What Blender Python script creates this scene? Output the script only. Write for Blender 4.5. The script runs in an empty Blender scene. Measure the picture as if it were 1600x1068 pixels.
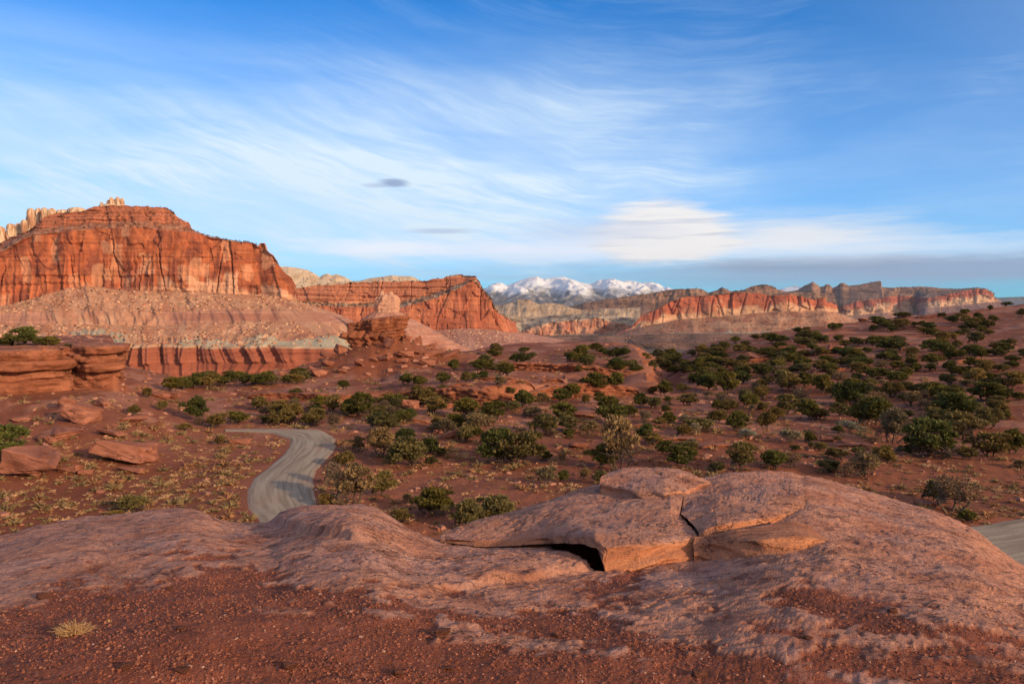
import bpy, bmesh, math, random
import numpy as np
from mathutils import Vector

random.seed(7)
RNG = np.random.default_rng(11)
scene = bpy.context.scene
C = scene.collection
R_ = math.radians

# ------------------------------------------------------------------ camera
PITCH = math.atan(54 / 1200)
CP, SP = math.cos(PITCH), math.sin(PITCH)
cam_d = bpy.data.cameras.new('camera')
cam_d.lens, cam_d.sensor_width = 27.0, 36.0
cam_d.clip_start, cam_d.clip_end = 0.1, 90000
cam = bpy.data.objects.new('camera', cam_d)
cam.rotation_euler = (math.pi / 2 - PITCH, 0, 0)
C.objects.link(cam)
scene.camera = cam

# ------------------------------------------------------------------ light
SUN_ELEV = 16.0
SUN_DIR = np.array([0.78, -0.63]) / np.hypot(0.78, 0.63)        # towards the sun, seen from above
sun_d = bpy.data.lights.new('sun', 'SUN')
sun_d.energy, sun_d.angle, sun_d.color = 4.6, R_(1.6), (1.0, 0.71, 0.44)
sun = bpy.data.objects.new('sun', sun_d)
ce, se = math.cos(R_(SUN_ELEV)), math.sin(R_(SUN_ELEV))
sun.rotation_euler = Vector((SUN_DIR[0] * ce, SUN_DIR[1] * ce, se)).to_track_quat('Z', 'Y').to_euler()
C.objects.link(sun)
vs = scene.view_settings
vs.view_transform, vs.look, vs.gamma, vs.use_curve_mapping = 'Standard', 'None', 1.0, False
vs.exposure = 0.12
scene.cycles.use_denoising = True
scene.cycles.max_bounces = 5
scene.cycles.diffuse_bounces = 3
scene.cycles.volume_bounces = 0
scene.cycles.transparent_max_bounces = 4


class NT:
    """short-hand for building node trees"""
    def __init__(s, tree):
        s.t = tree
        tree.nodes.clear()

    def n(s, kind, **kw):
        nd = s.t.nodes.new(kind)
        for k, v in kw.items():
            setattr(nd, k, v)
        return nd

    def put(s, sock, v):
        if hasattr(v, 'is_output'):
            s.t.links.new(v, sock)
        elif v is not None:
            sock.default_value = v

    def m(s, op, a, b=None, c=None, clamp=False):
        nd = s.n('ShaderNodeMath', operation=op, use_clamp=clamp)
        for i, v in enumerate((a, b, c)):
            s.put(nd.inputs[i], v)
        return nd.outputs[0]

    def vm(s, op, a, b=None):
        nd = s.n('ShaderNodeVectorMath', operation=op)
        s.put(nd.inputs[0], a)
        s.put(nd.inputs[1], b)
        return nd.outputs[0]

    def xyz(s, x, y, z):
        nd = s.n('ShaderNodeCombineXYZ')
        for i, v in enumerate((x, y, z)):
            s.put(nd.inputs[i], v)
        return nd.outputs[0]

    def sep(s, v):
        nd = s.n('ShaderNodeSeparateXYZ')
        s.put(nd.inputs[0], v)
        return nd.outputs

    def noise(s, vec, scale, detail=5, rough=0.55, dist=0.0):
        nd = s.n('ShaderNodeTexNoise')
        s.put(nd.inputs['Vector'], vec)
        nd.inputs['Scale'].default_value = scale
        nd.inputs['Detail'].default_value = detail
        nd.inputs['Roughness'].default_value = rough
        nd.inputs['Distortion'].default_value = dist
        return nd.outputs[0]

    def mix(s, f, a, b, blend='MIX'):
        nd = s.n('ShaderNodeMix', data_type='RGBA', blend_type=blend)
        s.put(nd.inputs[0], f)
        for i, v in ((6, a), (7, b)):
            if isinstance(v, tuple):
                v = v if len(v) == 4 else (*v, 1)
            s.put(nd.inputs[i], v)
        return nd.outputs[2]

    def ss(s, x, lo, hi):
        nd = s.n('ShaderNodeMapRange', interpolation_type='SMOOTHSTEP')
        s.put(nd.inputs[0], x)
        nd.inputs[1].default_value, nd.inputs[2].default_value = lo, hi
        nd.inputs[3].default_value, nd.inputs[4].default_value = 0, 1
        return nd.outputs[0]


# ------------------------------------------------------------------ sky
world = bpy.data.worlds.new('World')
scene.world = world
world.use_nodes = True
w = NT(world.node_tree)
sky = w.n('ShaderNodeTexSky', sky_type='NISHITA')
sky.sun_disc = False
sky.sun_elevation = R_(SUN_ELEV)
sky.sun_rotation = math.atan2(SUN_DIR[0], SUN_DIR[1])
sky.altitude, sky.air_density, sky.dust_density, sky.ozone_density = 1900, 1.0, 0.4, 3.0
D = w.n('ShaderNodeTexCoord').outputs['Generated']
dx, dy, dz = w.sep(D)
el = w.m('MULTIPLY', w.m('ARCSINE', dz), 57.2958)              # degrees above the horizon
az = w.m('MULTIPLY', w.m('ARCTAN2', dx, dy), 57.2958)          # degrees to the right of the view


def az_of(u):
    return math.degrees(math.atan((u - 800) / 1200))


def el_of(u, v):
    a, b = (u - 800) / 1200, (534 - v) / 1200
    return math.degrees(math.atan2(-SP + b * CP, math.hypot(a, CP + b * SP)))


base = w.mix(1.0, sky.outputs[0], (0.13, 0.92, 1.50), 'MULTIPLY')
# high cirrus on a plane far above: streaks that converge towards the horizon
zc = w.m('ADD', w.m('MAXIMUM', dz, 0.0), 0.13)
px, py = w.m('DIVIDE', dx, zc), w.m('DIVIDE', dy, zc)
ca, sa = math.cos(R_(-17)), math.sin(R_(-17))
qx = w.m('ADD', w.m('MULTIPLY', px, ca), w.m('MULTIPLY', py, -sa))
qy = w.m('ADD', w.m('MULTIPLY', px, sa), w.m('MULTIPLY', py, ca))
warp = w.noise(w.xyz(w.m('MULTIPLY', qx, 0.5), w.m('MULTIPLY', qy, 0.5), 3.1), 1.0, 3)
wq = w.m('MULTIPLY', w.m('SUBTRACT', warp, 0.5), 1.3)
fib = w.noise(w.xyz(w.m('MULTIPLY', qx, 0.55), w.m('ADD', w.m('MULTIPLY', qy, 4.2), w.m('MULTIPLY', wq, 1.3)), 0.0), 1.5, 9, 0.62, 0.3)
big = w.noise(w.xyz(w.m('MULTIPLY', qx, 0.55), w.m('ADD', w.m('MULTIPLY', qy, 1.2), wq), 7.7), 0.8, 4, 0.5)
sheet = w.noise(w.xyz(w.m('MULTIPLY', az, 0.02), w.m('MULTIPLY', el, 0.14), 1.0), 1.5, 6, 0.6, 0.6)
# the veil is thickest low in the sky, thinner on the right
bandv = w.m('MULTIPLY', w.ss(el, -1.0, 4.0), w.m('SUBTRACT', 1.0, w.ss(el, 8.0, 22.0)))
leftv = w.m('SUBTRACT', 1.0, w.m('MULTIPLY', w.ss(az, -2.0, 24.0), 0.66))
veil = w.m('MULTIPLY', w.m('MULTIPLY', bandv, leftv), w.m('ADD', 0.60, w.m('MULTIPLY', w.ss(sheet, 0.30, 0.72), 0.45)))
fine = w.noise(w.xyz(w.m('MULTIPLY', qx, 1.1), w.m('ADD', w.m('MULTIPLY', qy, 11.0), w.m('MULTIPLY', wq, 3.2)), 4.0), 2.2, 8, 0.62, 0.4)
fib = w.m('ADD', w.m('MULTIPLY', fib, 0.74), w.m('MULTIPLY', fine, 0.26))
# feathered streaks falling to the right, flattening out further right
bend = w.m('SUBTRACT', az, w.m('MULTIPLY', w.m('MAXIMUM', w.m('SUBTRACT', az, 5.0), 0.0), 0.80))
sw = w.noise(w.xyz(w.m('MULTIPLY', az, 0.045), w.m('MULTIPLY', el, 0.11), 2.0), 1.0, 3)
tt = w.m('ADD', w.m('ADD', el, w.m('MULTIPLY', bend, 0.30)), w.m('MULTIPLY', w.m('SUBTRACT', sw, 0.5), 4.5))
fA = w.noise(w.xyz(w.m('MULTIPLY', az, 0.07), w.m('MULTIPLY', tt, 0.50), 0.0), 1.0, 9, 0.66, 0.2)
fB = w.noise(w.xyz(w.m('MULTIPLY', az, 0.13), w.m('MULTIPLY', tt, 3.4), 4.0), 1.0, 8, 0.66)
clump = w.noise(w.xyz(w.m('MULTIPLY', az, 0.05), w.m('MULTIPLY', el, 0.12), 9.3), 1.0, 4, 0.55)
fib2 = w.m('ADD', w.m('MULTIPLY', fA, 0.70), w.m('MULTIPLY', fB, 0.30))
cir = w.m('MULTIPLY', w.ss(fib2, 0.40, 0.72), w.ss(clump, 0.40, 0.60))
cir = w.m('MULTIPLY', cir, w.m('SUBTRACT', 1.0, w.m('MULTIPLY', w.ss(el, 9.0, 20.0), 0.72)))
cover = w.m('ADD', w.m('MULTIPLY', w.m('MULTIPLY', veil, w.m('ADD', 0.55, w.m('MULTIPLY', fA, 0.9))), 0.90), w.m('MULTIPLY', cir, 0.40), clamp=True)
sdot = w.n('ShaderNodeVectorMath', operation='DOT_PRODUCT')
w.put(sdot.inputs[0], D)
sdot.inputs[1].default_value = (SUN_DIR[0] * ce, SUN_DIR[1] * ce, se)
nears = w.ss(sdot.outputs['Value'], -0.35, 0.95)                 # unseen veil towards the low sun, thickened and warmed as added fill light
cover = w.m('MAXIMUM', cover, w.m('MULTIPLY', nears, w.m('ADD', 0.42, w.m('MULTIPLY', big, 0.7))))
cover = w.m('MULTIPLY', cover, w.ss(dz, -0.02, 0.05))
CLOUD = w.mix(nears, (5.5, 6.7, 7.7), (9.5, 7.3, 5.0))
col = w.mix(cover, base, CLOUD)


def lens(u, v, hw, hh, seed, soft=0.35, rag=0.55, flat=0.0):
    """a lens-shaped cloud centred on a direction, ragged along its length"""
    a0, e0 = az_of(u), el_of(u, v)
    A, E = math.degrees(hw / 1200), math.degrees(hh / 1200)
    st = w.noise(w.xyz(w.m('MULTIPLY', az, 0.16), w.m('MULTIPLY', el, 1.7), seed), 1.0, 7, 0.66)
    st = w.m('MULTIPLY', w.m('SUBTRACT', st, 0.5), rag * 2)
    xx = w.m('DIVIDE', w.m('SUBTRACT', az, a0), A)
    yy = w.m('DIVIDE', w.m('SUBTRACT', el, e0), E)
    if flat:
        low = w.m('MULTIPLY', w.m('LESS_THAN', yy, 0.0), flat)
        yy = w.m('MULTIPLY', yy, w.m('ADD', 1.0, low))
    d = w.m('SQRT', w.m('ADD', w.m('MULTIPLY', xx, xx), w.m('MULTIPLY', yy, yy)))
    d = w.m('ADD', d, st)
    return w.m('SUBTRACT', 1.0, w.ss(d, 1.0 - soft, 1.0 + soft * 0.4)), st


GREY = (2.1, 2.75, 3.9)
WARM = (7.3, 7.0, 6.8)
for (u, v, hw, hh, seed, soft, rag, flat, colr, op) in [
    (1250, 432, 620, 34, 2.0, 0.9, 0.6, 0.0, GREY, 0.55),
    (1480, 418, 330, 20, 3.0, 0.7, 0.6, 0.0, (2.3, 2.9, 4.3), 0.75),
    (1270, 412, 200, 13, 4.0, 0.6, 0.5, 0.0, GREY, 0.7),
    (1230, 372, 190, 36, 5.0, 0.9, 0.7, 0.6, WARM, 0.80),
    (860, 392, 250, 24, 6.0, 0.9, 0.7, 0.3, (6.8, 7.0, 7.9), 0.75),
    (590, 388, 140, 15, 8.0, 0.9, 0.8, 0.3, (7.6, 7.5, 8.0), 0.7),
    (1360, 388, 330, 20, 9.0, 1.0, 0.8, 0.0, (7.2, 7.3, 7.8), 0.55),
    (1035, 372, 118, 58, 7.0, 0.35, 0.55, 0.35, WARM, 0.95),
    (930, 362, 130, 22, 12.0, 0.9, 0.6, 0.0, (4.6, 5.2, 6.6), 0.55),
    (618, 286, 26, 7, 21.0, 0.6, 0.7, 0.0, (2.2, 3.0, 4.6), 0.9),
    (590, 290, 22, 4, 22.0, 0.8, 0.7, 0.0, (3.0, 3.9, 5.6), 0.6),
    (690, 361, 55, 5, 23.0, 0.9, 0.9, 0.0, (3.2, 4.1, 5.8), 0.65),
]:
    f, st = lens(u, v, hw, hh, seed, soft, rag, flat)
    if colr is WARM and hh > 50:                                   # layered edges of the big lens cloud
        lam = w.noise(w.xyz(w.m('MULTIPLY', az, 0.12), w.m('MULTIPLY', el, 2.2), 41.0), 1.0, 5, 0.6)
        body = w.mix(w.m('MULTIPLY', w.ss(lam, 0.45, 0.68), 0.75), WARM, (4.6, 4.9, 5.7))
        col = w.mix(w.m('MULTIPLY', f, op), col, body)
    else:
        col = w.mix(w.m('MULTIPLY', f, op), col, colr)
bg = w.n('ShaderNodeBackground')
bg.inputs['Strength'].default_value = 0.125
w.put(bg.inputs['Color'], col)
w.put(w.n('ShaderNodeOutputWorld').inputs['Surface'], bg.outputs[0])

# ------------------------------------------------------------------ numpy helpers
_perm = RNG.permutation(256)
_perm = np.concatenate([_perm, _perm, _perm])
_ang = RNG.random(256) * 2 * np.pi
_gx, _gy = np.cos(_ang), np.sin(_ang)
_val = RNG.random(256) * 2 - 1


def pn(x, y, seed=0):
    x = np.asarray(x, float); y = np.asarray(y, float)
    x, y = np.broadcast_arrays(x, y)
    fx, fy = np.floor(x), np.floor(y)
    xi, yi = fx.astype(np.int64) & 255, fy.astype(np.int64) & 255
    x, y = x - fx, y - fy
    sx, sy = x * x * x * (x * (x * 6 - 15) + 10), y * y * y * (y * (y * 6 - 15) + 10)
    sd = (seed * 37) & 255

    def g(ix, iy, ox, oy):
        h = _perm[_perm[(ix + sd) & 255] + iy]
        return _gx[h] * ox + _gy[h] * oy
    a = g(xi, yi, x, y); b = g((xi + 1) & 255, yi, x - 1, y)
    c = g(xi, (yi + 1) & 255, x, y - 1); d = g((xi + 1) & 255, (yi + 1) & 255, x - 1, y - 1)
    return ((a + sx * (b - a)) + sy * ((c + sx * (d - c)) - (a + sx * (b - a)))) * 1.5


def fbm(x, y, o=4, seed=0, gain=0.5):
    t, a = 0.0, 1.0
    for i in range(o):
        t = t + a * pn(x, y, seed + i)
        x, y, a = x * 2.03 + 3.7, y * 2.03 + 1.3, a * gain
    return t


def ridge(x, y, o=3, seed=0):
    t, a = 0.0, 1.0
    for i in range(o):
        t = t + a * (1 - 2 * np.abs(pn(x, y, seed + i)))
        x, y, a = x * 2.1 + 1.7, y * 2.1 + 5.3, a * 0.5
    return t


def hsh(i, j, seed=0):
    return _val[_perm[(_perm[(i.astype(np.int64) + seed * 17) & 255] + j.astype(np.int64)) & 255]]


def blocks(x, y, wd, ht, seed=0, wob=0.35):
    """piecewise flat offsets: columns of jointed rock"""
    q = x / wd + wob * pn(x / (wd * 2.5), y / (ht * 1.5), seed + 5)
    i = np.floor(q)
    r = y / ht + 3 * hsh(i, i * 0 + 7, seed) + wob * pn(x / wd, y / ht, seed + 9)
    return hsh(i, np.floor(r), seed + 1)


def sstep(x, a, b):
    t = np.clip((x - a) / (b - a), 0, 1)
    return t * t * (3 - 2 * t)


def lerp3(f, a, b):
    f = np.asarray(f)[..., None]
    return np.asarray(a, float) * (1 - f) + np.asarray(b, float) * f


def ray(u, v):
    """x/y and z/y of the view ray through a photo point"""
    a, b = (np.asarray(u, float) - 800) / 1200, (534 - np.asarray(v, float)) / 1200
    d = CP + b * SP
    return a / d, (-SP + b * CP) / d


def P(u, v, y):
    kx, kz = ray(u, v)
    y = np.asarray(y, float)
    return np.stack([kx * y, y + 0 * kx, kz * y], -1)


def proj(x, y, z):
    yc = y * CP - z * SP
    return 800 + 1200 * x / yc, 534 - 1200 * (y * SP + z * CP) / yc


# ------------------------------------------------------------------ mesh helpers
def mesh_np(name, verts, faces, mat, cols=None, smooth=True):
    """mesh from a vertex array and a face array (n x 3 or n x 4)"""
    me = bpy.data.meshes.new(name)
    verts = np.asarray(verts, np.float32).reshape(-1, 3)
    faces = np.asarray(faces, np.int32)
    k = faces.shape[1]
    me.vertices.add(len(verts)); me.vertices.foreach_set('co', verts.ravel())
    me.loops.add(faces.size); me.loops.foreach_set('vertex_index', faces.ravel())
    me.polygons.add(len(faces)); me.polygons.foreach_set('loop_start', np.arange(0, faces.size, k, dtype=np.int32))
    me.update(calc_edges=True)
    me.polygons.foreach_set('use_smooth', np.full(len(faces), smooth, dtype=bool))
    if cols is not None:
        at = me.color_attributes.new('Col', 'FLOAT_COLOR', 'POINT')
        c4 = np.ones((len(verts), 4), np.float32)
        c4[:, :3] = np.clip(np.asarray(cols).reshape(-1, 3), 0.004, 0.9)
        at.data.foreach_set('color', c4.ravel())
    if mat:
        me.materials.append(mat)
    return me


def link(name, me, parent=None, loc=None):
    o = bpy.data.objects.new(name, me)
    C.objects.link(o)
    if loc is not None:
        o.location = loc
    if parent is not None:
        o.parent = parent
    return o


def tag(o, label=None, cat=None, group=None, kind=None):
    if label: o['label'] = label
    if cat: o['category'] = cat
    if group: o['group'] = group
    if kind: o['kind'] = kind
    return o


def empty(name, loc=(0, 0, 0)):
    o = bpy.data.objects.new(name, None)
    o.empty_display_size = 0.2
    C.objects.link(o)
    o.location = loc
    return o


def grid_faces(r, c, off=0):
    i = np.arange(r - 1)[:, None] * c + np.arange(c - 1)[None, :]
    i = i.ravel() + off
    return np.stack([i, i + 1, i + c + 1, i + c], 1)


# ------------------------------------------------------------------ materials
def rock_mat(name, s1, s2, amt=0.5, bump=0.5, dist=0.1, bs=None, rough=0.9, stretch=(1, 1, 1), speck=None, crack=None):
    m = bpy.data.materials.new(name)
    m.use_nodes = True
    t = NT(m.node_tree)
    tc = t.n('ShaderNodeTexCoord').outputs['Object']
    vec = t.vm('MULTIPLY', tc, stretch)
    a = t.n('ShaderNodeVertexColor', layer_name='Col').outputs[0]
    n1, n2 = t.noise(vec, s1, 6, 0.6), t.noise(tc, s2, 4, 0.6)
    f = t.m('ADD', t.m('MULTIPLY', t.m('SUBTRACT', n1, 0.5), amt * 2), t.m('MULTIPLY', t.m('SUBTRACT', n2, 0.5), amt * 1.4))
    f = t.m('ADD', f, 1.0)
    g = t.n('ShaderNodeCombineColor')
    for i in range(3):
        t.put(g.inputs[i], f)
    colr = t.mix(1.0, a, g.outputs[0], 'MULTIPLY')
    if speck:
        sc, lo, hi, sc_col, so = speck
        vn = t.noise(tc, sc, 3, 0.7)
        colr = t.mix(t.m('MULTIPLY', t.ss(vn, lo, hi), so), colr, sc_col)
    hcrack = None
    if crack:                                                       # thin open joints and pits
        for sc, wd, am, stv in crack:
            cn = t.noise(t.vm('MULTIPLY', tc, stv), sc, 5, 0.6, 0.5)
            ln = t.m('SUBTRACT', 1.0, t.ss(t.m('ABSOLUTE', t.m('SUBTRACT', cn, 0.5)), 0.0, wd))
            gate = t.ss(t.noise(tc, sc * 0.35, 3), 0.45, 0.6)
            ln = t.m('MULTIPLY', t.m('MULTIPLY', ln, gate), am)
            colr = t.mix(ln, colr, (0.10, 0.042, 0.028))
            hcrack = ln if hcrack is None else t.m('ADD', hcrack, ln)
    b = t.n('ShaderNodeBsdfPrincipled')
    t.put(b.inputs['Base Color'], colr)
    b.inputs['Roughness'].default_value = rough
    b.inputs['Specular IOR Level'].default_value = 0.15
    if bump:
        bn = t.noise(vec, bs or s2 * 1.5, 8, 0.65)
        bp = t.n('ShaderNodeBump')
        bp.inputs['Strength'].default_value = bump
        bp.inputs['Distance'].default_value = dist
        t.put(bp.inputs['Height'], bn if hcrack is None else t.m('SUBTRACT', bn, t.m('MULTIPLY', hcrack, 0.6)))
        t.put(b.inputs['Normal'], bp.outputs[0])
    t.put(t.n('ShaderNodeOutputMaterial').inputs['Surface'], b.outputs[0])
    return m


M_GROUND = rock_mat('red_soil', 0.35, 3.0, 0.40, 0.8, 0.14, 4.0)
M_ROCK = rock_mat('slickrock', 2.2, 34.0, 0.42, 1.0, 0.022, 30.0, speck=(70.0, 0.56, 0.66, (0.15, 0.062, 0.04), 0.7), crack=[(1.6, 0.010, 0.8, (0.6, 1.5, 1)), (5.0, 0.014, 0.6, (0.5, 1.4, 1))])
M_SLAB = rock_mat('slab_rock', 3.0, 36.0, 0.42, 1.0, 0.022, 32.0, speck=(75.0, 0.56, 0.66, (0.16, 0.068, 0.042), 0.65), crack=[(2.0, 0.010, 0.75, (0.6, 1.4, 1.6)), (6.0, 0.014, 0.5, (0.5, 1.4, 2))])
M_CLIFF = rock_mat('cliff_rock', 0.05, 0.3, 0.35, 0.8, 1.2, 0.25, stretch=(1, 1, 0.6))
M_FAR = rock_mat('far_rock', 0.012, 0.06, 0.55, 0.9, 7.0, 0.05, stretch=(1, 1, 2.0))
M_SNOW = rock_mat('mountain_rock', 0.002, 0.008, 0.12, 0.6, 25, 0.006)
M_LEDGE = rock_mat('ledge_rock', 0.6, 4.0, 0.5, 1.0, 0.16, 3.0, stretch=(1, 1, 3.0), crack=[(0.35, 0.012, 0.8, (1, 1, 2.5)), (1.2, 0.014, 0.6, (1, 1, 3))])
M_STONE = rock_mat('boulder_rock', 2.0, 9.0, 0.45, 1.0, 0.10, 7.0, crack=[(1.6, 0.016, 0.8, (1, 1, 2))])
M_GRAVEL = rock_mat('gravel_stone', 30, 120, 0.2, 0)


def leaf_mat(name, colr, var=0.5):
    m = bpy.data.materials.new(name)
    m.use_nodes = True
    t = NT(m.node_tree)
    oi = t.n('ShaderNodeObjectInfo')
    a = t.n('ShaderNodeVertexColor', layer_name='Col').outputs[0]
    r2 = t.m('FRACT', t.m('MULTIPLY', oi.outputs['Random'], 7.31))
    a = t.mix(r2, a, t.mix(1.0, a, (1.55, 1.15, 0.85), 'MULTIPLY'))
    f = t.m('ADD', 1.0 - var / 2, t.m('MULTIPLY', oi.outputs['Random'], var))
    g = t.n('ShaderNodeCombineColor')
    for i in range(3):
        t.put(g.inputs[i], f)
    c = t.mix(1.0, a, g.outputs[0], 'MULTIPLY')
    b = t.n('ShaderNodeBsdfPrincipled')
    t.put(b.inputs['Base Color'], c)
    b.inputs['Roughness'].default_value = 0.75
    b.inputs['Specular IOR Level'].default_value = 0.2
    tr = t.n('ShaderNodeBsdfTranslucent')
    t.put(tr.inputs[0], c)
    mx = t.n('ShaderNodeMixShader')
    mx.inputs[0].default_value = 0.22
    t.put(mx.inputs[1], b.outputs[0]); t.put(mx.inputs[2], tr.outputs[0])
    t.put(t.n('ShaderNodeOutputMaterial').inputs['Surface'], mx.outputs[0])
    return m


M_LEAF = leaf_mat('needle_foliage', None)
M_BARK = rock_mat('grey_bark', 6, 30, 0.4, 0)
M_TUFT = leaf_mat('dry_grass', None, 0.3)

# ------------------------------------------------------------------ road line
Z0 = -16.5


def on_plane(u, v, z):
    kx, kz = ray(u, v)
    y = z / kz
    return kx * y, y


_le = [(352, 673.6), (370, 674), (400, 674.6), (427, 676), (450, 684), (456, 690), (445, 709), (419, 730), (393, 750), (383, 773), (393, 804), (413, 822), (440, 842)]
_re = [(352, 671), (370, 671.2), (400, 671), (455, 670), (500, 671), (521, 681), (527, 695), (519, 709), (497, 732), (488, 750), (491, 773), (498, 800), (520, 826)]


def resample(pts, n):
    p = np.array(pts, float)
    for _ in range(4):                                              # corner cutting
        q = [p[0]]
        for a, b in zip(p[:-1], p[1:]):
            q += [a * .75 + b * .25, a * .25 + b * .75]
        q.append(p[-1]); p = np.array(q)
    d = np.concatenate([[0], np.cumsum(np.hypot(*np.diff(p, axis=0).T))])
    s = np.linspace(0, d[-1], n)
    return np.stack([np.interp(s, d, p[:, 0]), np.interp(s, d, p[:, 1])], 1)


hid_l = [(-19.0, 45), (-10, 31), (4, 26), (20, 32), (31, 47), (62, 57), (95, 60)]
hid_r = [(-14.0, 47), (-6, 37), (4, 33), (15, 39), (26, 55), (60, 66), (95, 69)]
RL = resample([on_plane(*q, Z0) for q in _le] + hid_l, 320)
RR = resample([on_plane(*q, Z0) for q in _re] + hid_r, 320)
RC = (RL + RR) / 2


def road_dist(x, y):
    out = np.full(np.shape(x), 1e3)
    near = (np.hypot(x, y) < 135)
    if near.any():
        xs, ys = np.asarray(x)[near], np.asarray(y)[near]
        best = np.full(xs.shape, 1e3)
        for k in range(0, 320, 4):
            best = np.minimum(best, np.hypot(xs - RC[k, 0], ys - RC[k, 1]))
        out[near] = best
    return out


def verge_dist(x, y):
    out = np.full(np.shape(x), 1e3)
    for k in range(0, 320, 3):
        for Q in (RL, RR):
            out = np.minimum(out, np.hypot(x - Q[k, 0], y - Q[k, 1]))
    mid = np.full(np.shape(x), 1e3)
    for k in range(0, 320, 3):
        for f in (0.25, 0.5, 0.75):
            q = RL[k] * (1 - f) + RR[k] * f
            mid = np.minimum(mid, np.hypot(x - q[0], y - q[1]))
    return np.where(mid < 1.9, 0, out)


# ------------------------------------------------------------------ terrain function
def T(u, tab):
    return np.interp(u, [q[0] for q in tab], [q[1] for q in tab])


EDGE = [(-400, 190), (0, 175), (200, 170), (280, 168), (400, 176), (480, 182), (560, 205), (640, 215), (700, 222), (760, 236), (830, 255), (900, 255), (960, 250), (1010, 262), (1045, 285), (1080, 290), (1150, 292), (1300, 300), (1700, 310)]
HILL0 = [(1000, 215), (1060, 180), (1150, 150), (1300, 118), (1450, 95), (1600, 82), (2000, 75)]
HILLZ = [(980, 0), (1040, 1.0), (1100, 2.6), (1150, 5.2), (1200, 7), (1250, 8.4), (1300, 9.6), (1370, 11.2), (1420, 12.6), (1480, 13.2), (1560, 16), (1600, 17.6), (1700, 19), (2600, 12)]
LEDGE_Y = [(330, 148), (400, 135), (500, 133), (560, 133), (640, 129), (700, 126), (760, 124), (800, 128), (860, 136), (900, 141), (960, 145), (1020, 146)]
LEDGE_H = [(330, 0), (400, 0.9), (590, 1.1), (630, 2.4), (800, 2.9), (870, 2.6), (960, 2.2), (1010, 0.5), (1040, 0)]
LEDGE2_Y = [(700, 178), (780, 172), (860, 170), (920, 168), (980, 165), (1030, 165)]
LEDGE2_H = [(690, 0), (740, 0.7), (860, 1.6), (980, 2.6), (1015, 1.5), (1040, 0)]
VALLEY = [(0, -60), (600, -77), (900, -84), (1700, -92), (3000, -150), (4500, -150), (9000, -200), (28000, -260)]
MX, MY = -33.5, 190.0                                               # the butte's mound


def ground_z(x, y, fine=True):
    x = np.asarray(x, float); y = np.asarray(y, float)
    r = np.hypot(x, y)
    azm = np.arctan2(x, y)
    Y = r * np.cos(np.clip(azm, -1.1, 1.1))
    U = 800 + 1200 * np.tan(np.clip(azm, -1.1, 1.1))
    flat = sstep(road_dist(x, y), 4.5, 12)
    n = 0.9 * fbm(x / 70, y / 70, 3, 1) + 0.30 * fbm(x / 16, y / 16, 3, 5)
    z = Z0 + n * flat * sstep(r, 40, 70)
    # left slope and the bench above it
    wl = 1 - sstep(U, 130, 340)
    z = z + wl * 4.2 * sstep(Y, 66, 116)
    z = z + (1 - sstep(U, 172, 193)) * 6.2 * sstep(Y, 117.5, 121)
    # ledges across the middle
    jit = 2.2 * pn(x / 9, y / 9, 31) + 0.8 * pn(x / 2.5, y / 2.5, 32)
    z = z + T(U, LEDGE_H) * sstep(Y + jit, T(U, LEDGE_Y) + 0.2, T(U, LEDGE_Y) + 2.2)
    z = z + T(U, LEDGE2_H) * sstep(Y + jit, T(U, LEDGE2_Y) + 0.2, T(U, LEDGE2_Y) + 2.2)
    # mound under the butte
    mx = (x - MX) / np.where(x < MX, 21.0, 29.0)
    mr = np.sqrt(mx ** 2 + ((y - MY) / 26.0) ** 2)
    z = z + 7.6 * np.clip(1 - mr, 0, 1) ** 1.25 * (1 + 0.12 * fbm(x / 6, y / 6, 3, 12))
    # hillside
    t = np.clip((Y - T(U, HILL0)) / (300 - T(U, HILL0)), 0, 1)
    side = np.where(np.abs(azm) > 0.9, 0, 1)
    z = z + T(U, HILLZ) * (0.62 * t + 0.38 * t * t) * side
    # gully between plain and hill
    g = np.exp(-((U - 1040) / 26) ** 2) * sstep(Y, 150, 190)
    z = z - 3.6 * g
    # bedding steps
    q = 0.85
    k = z / q + 0.5 * pn(x / 22, y / 22, 40)
    fr = k - np.floor(k)
    step = (sstep(fr, 0.0, 0.22) - fr) * q
    z = z + step * 0.25 * sstep(Y, 95, 130) * flat
    # far edge of the plain
    E = T(U, EDGE) + 6 * fbm(x / 14, y / 14, 3, 20)
    d = np.clip(Y - E, 0, None)
    z = np.maximum(z - 0.03 * d * d / (1 + 0.04 * d) - 0.1 * d, T(r, VALLEY) + 3 * fbm(x / 300, y / 300, 4, 9) * sstep(r, 400, 900))
    if fine:
        z = z + (0.10 * fbm(x / 3, y / 3, 3, 50) + 0.05 * fbm(x / 0.9, y / 0.9, 2, 55)) * sstep(r, 45, 60) * (0.12 + 0.88 * flat) * (r < 500)
    return z


_Yq = np.geomspace(40, 330, 900)


def cast(u, v):
    """where a view ray meets the ground; at the skyline when it passes over"""
    u, v = np.atleast_1d(np.asarray(u, float)), np.atleast_1d(np.asarray(v, float))
    out = np.zeros((len(u), 3))
    for i in range(0, len(u), 200):
        kx, kz = ray(u[i:i + 200], v[i:i + 200])
        X, Yy, Zr = kx[:, None] * _Yq, _Yq[None, :] + 0 * kx[:, None], kz[:, None] * _Yq
        g = ground_z(X, Yy)
        hit = g >= Zr
        idx = np.where(hit.any(1), hit.argmax(1), ((g - Zr) / _Yq).argmax(1))
        rr = np.arange(len(kx))
        out[i:i + 200] = np.stack([X[rr, idx], Yy[rr, idx], g[rr, idx]], 1)
    return out


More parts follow.
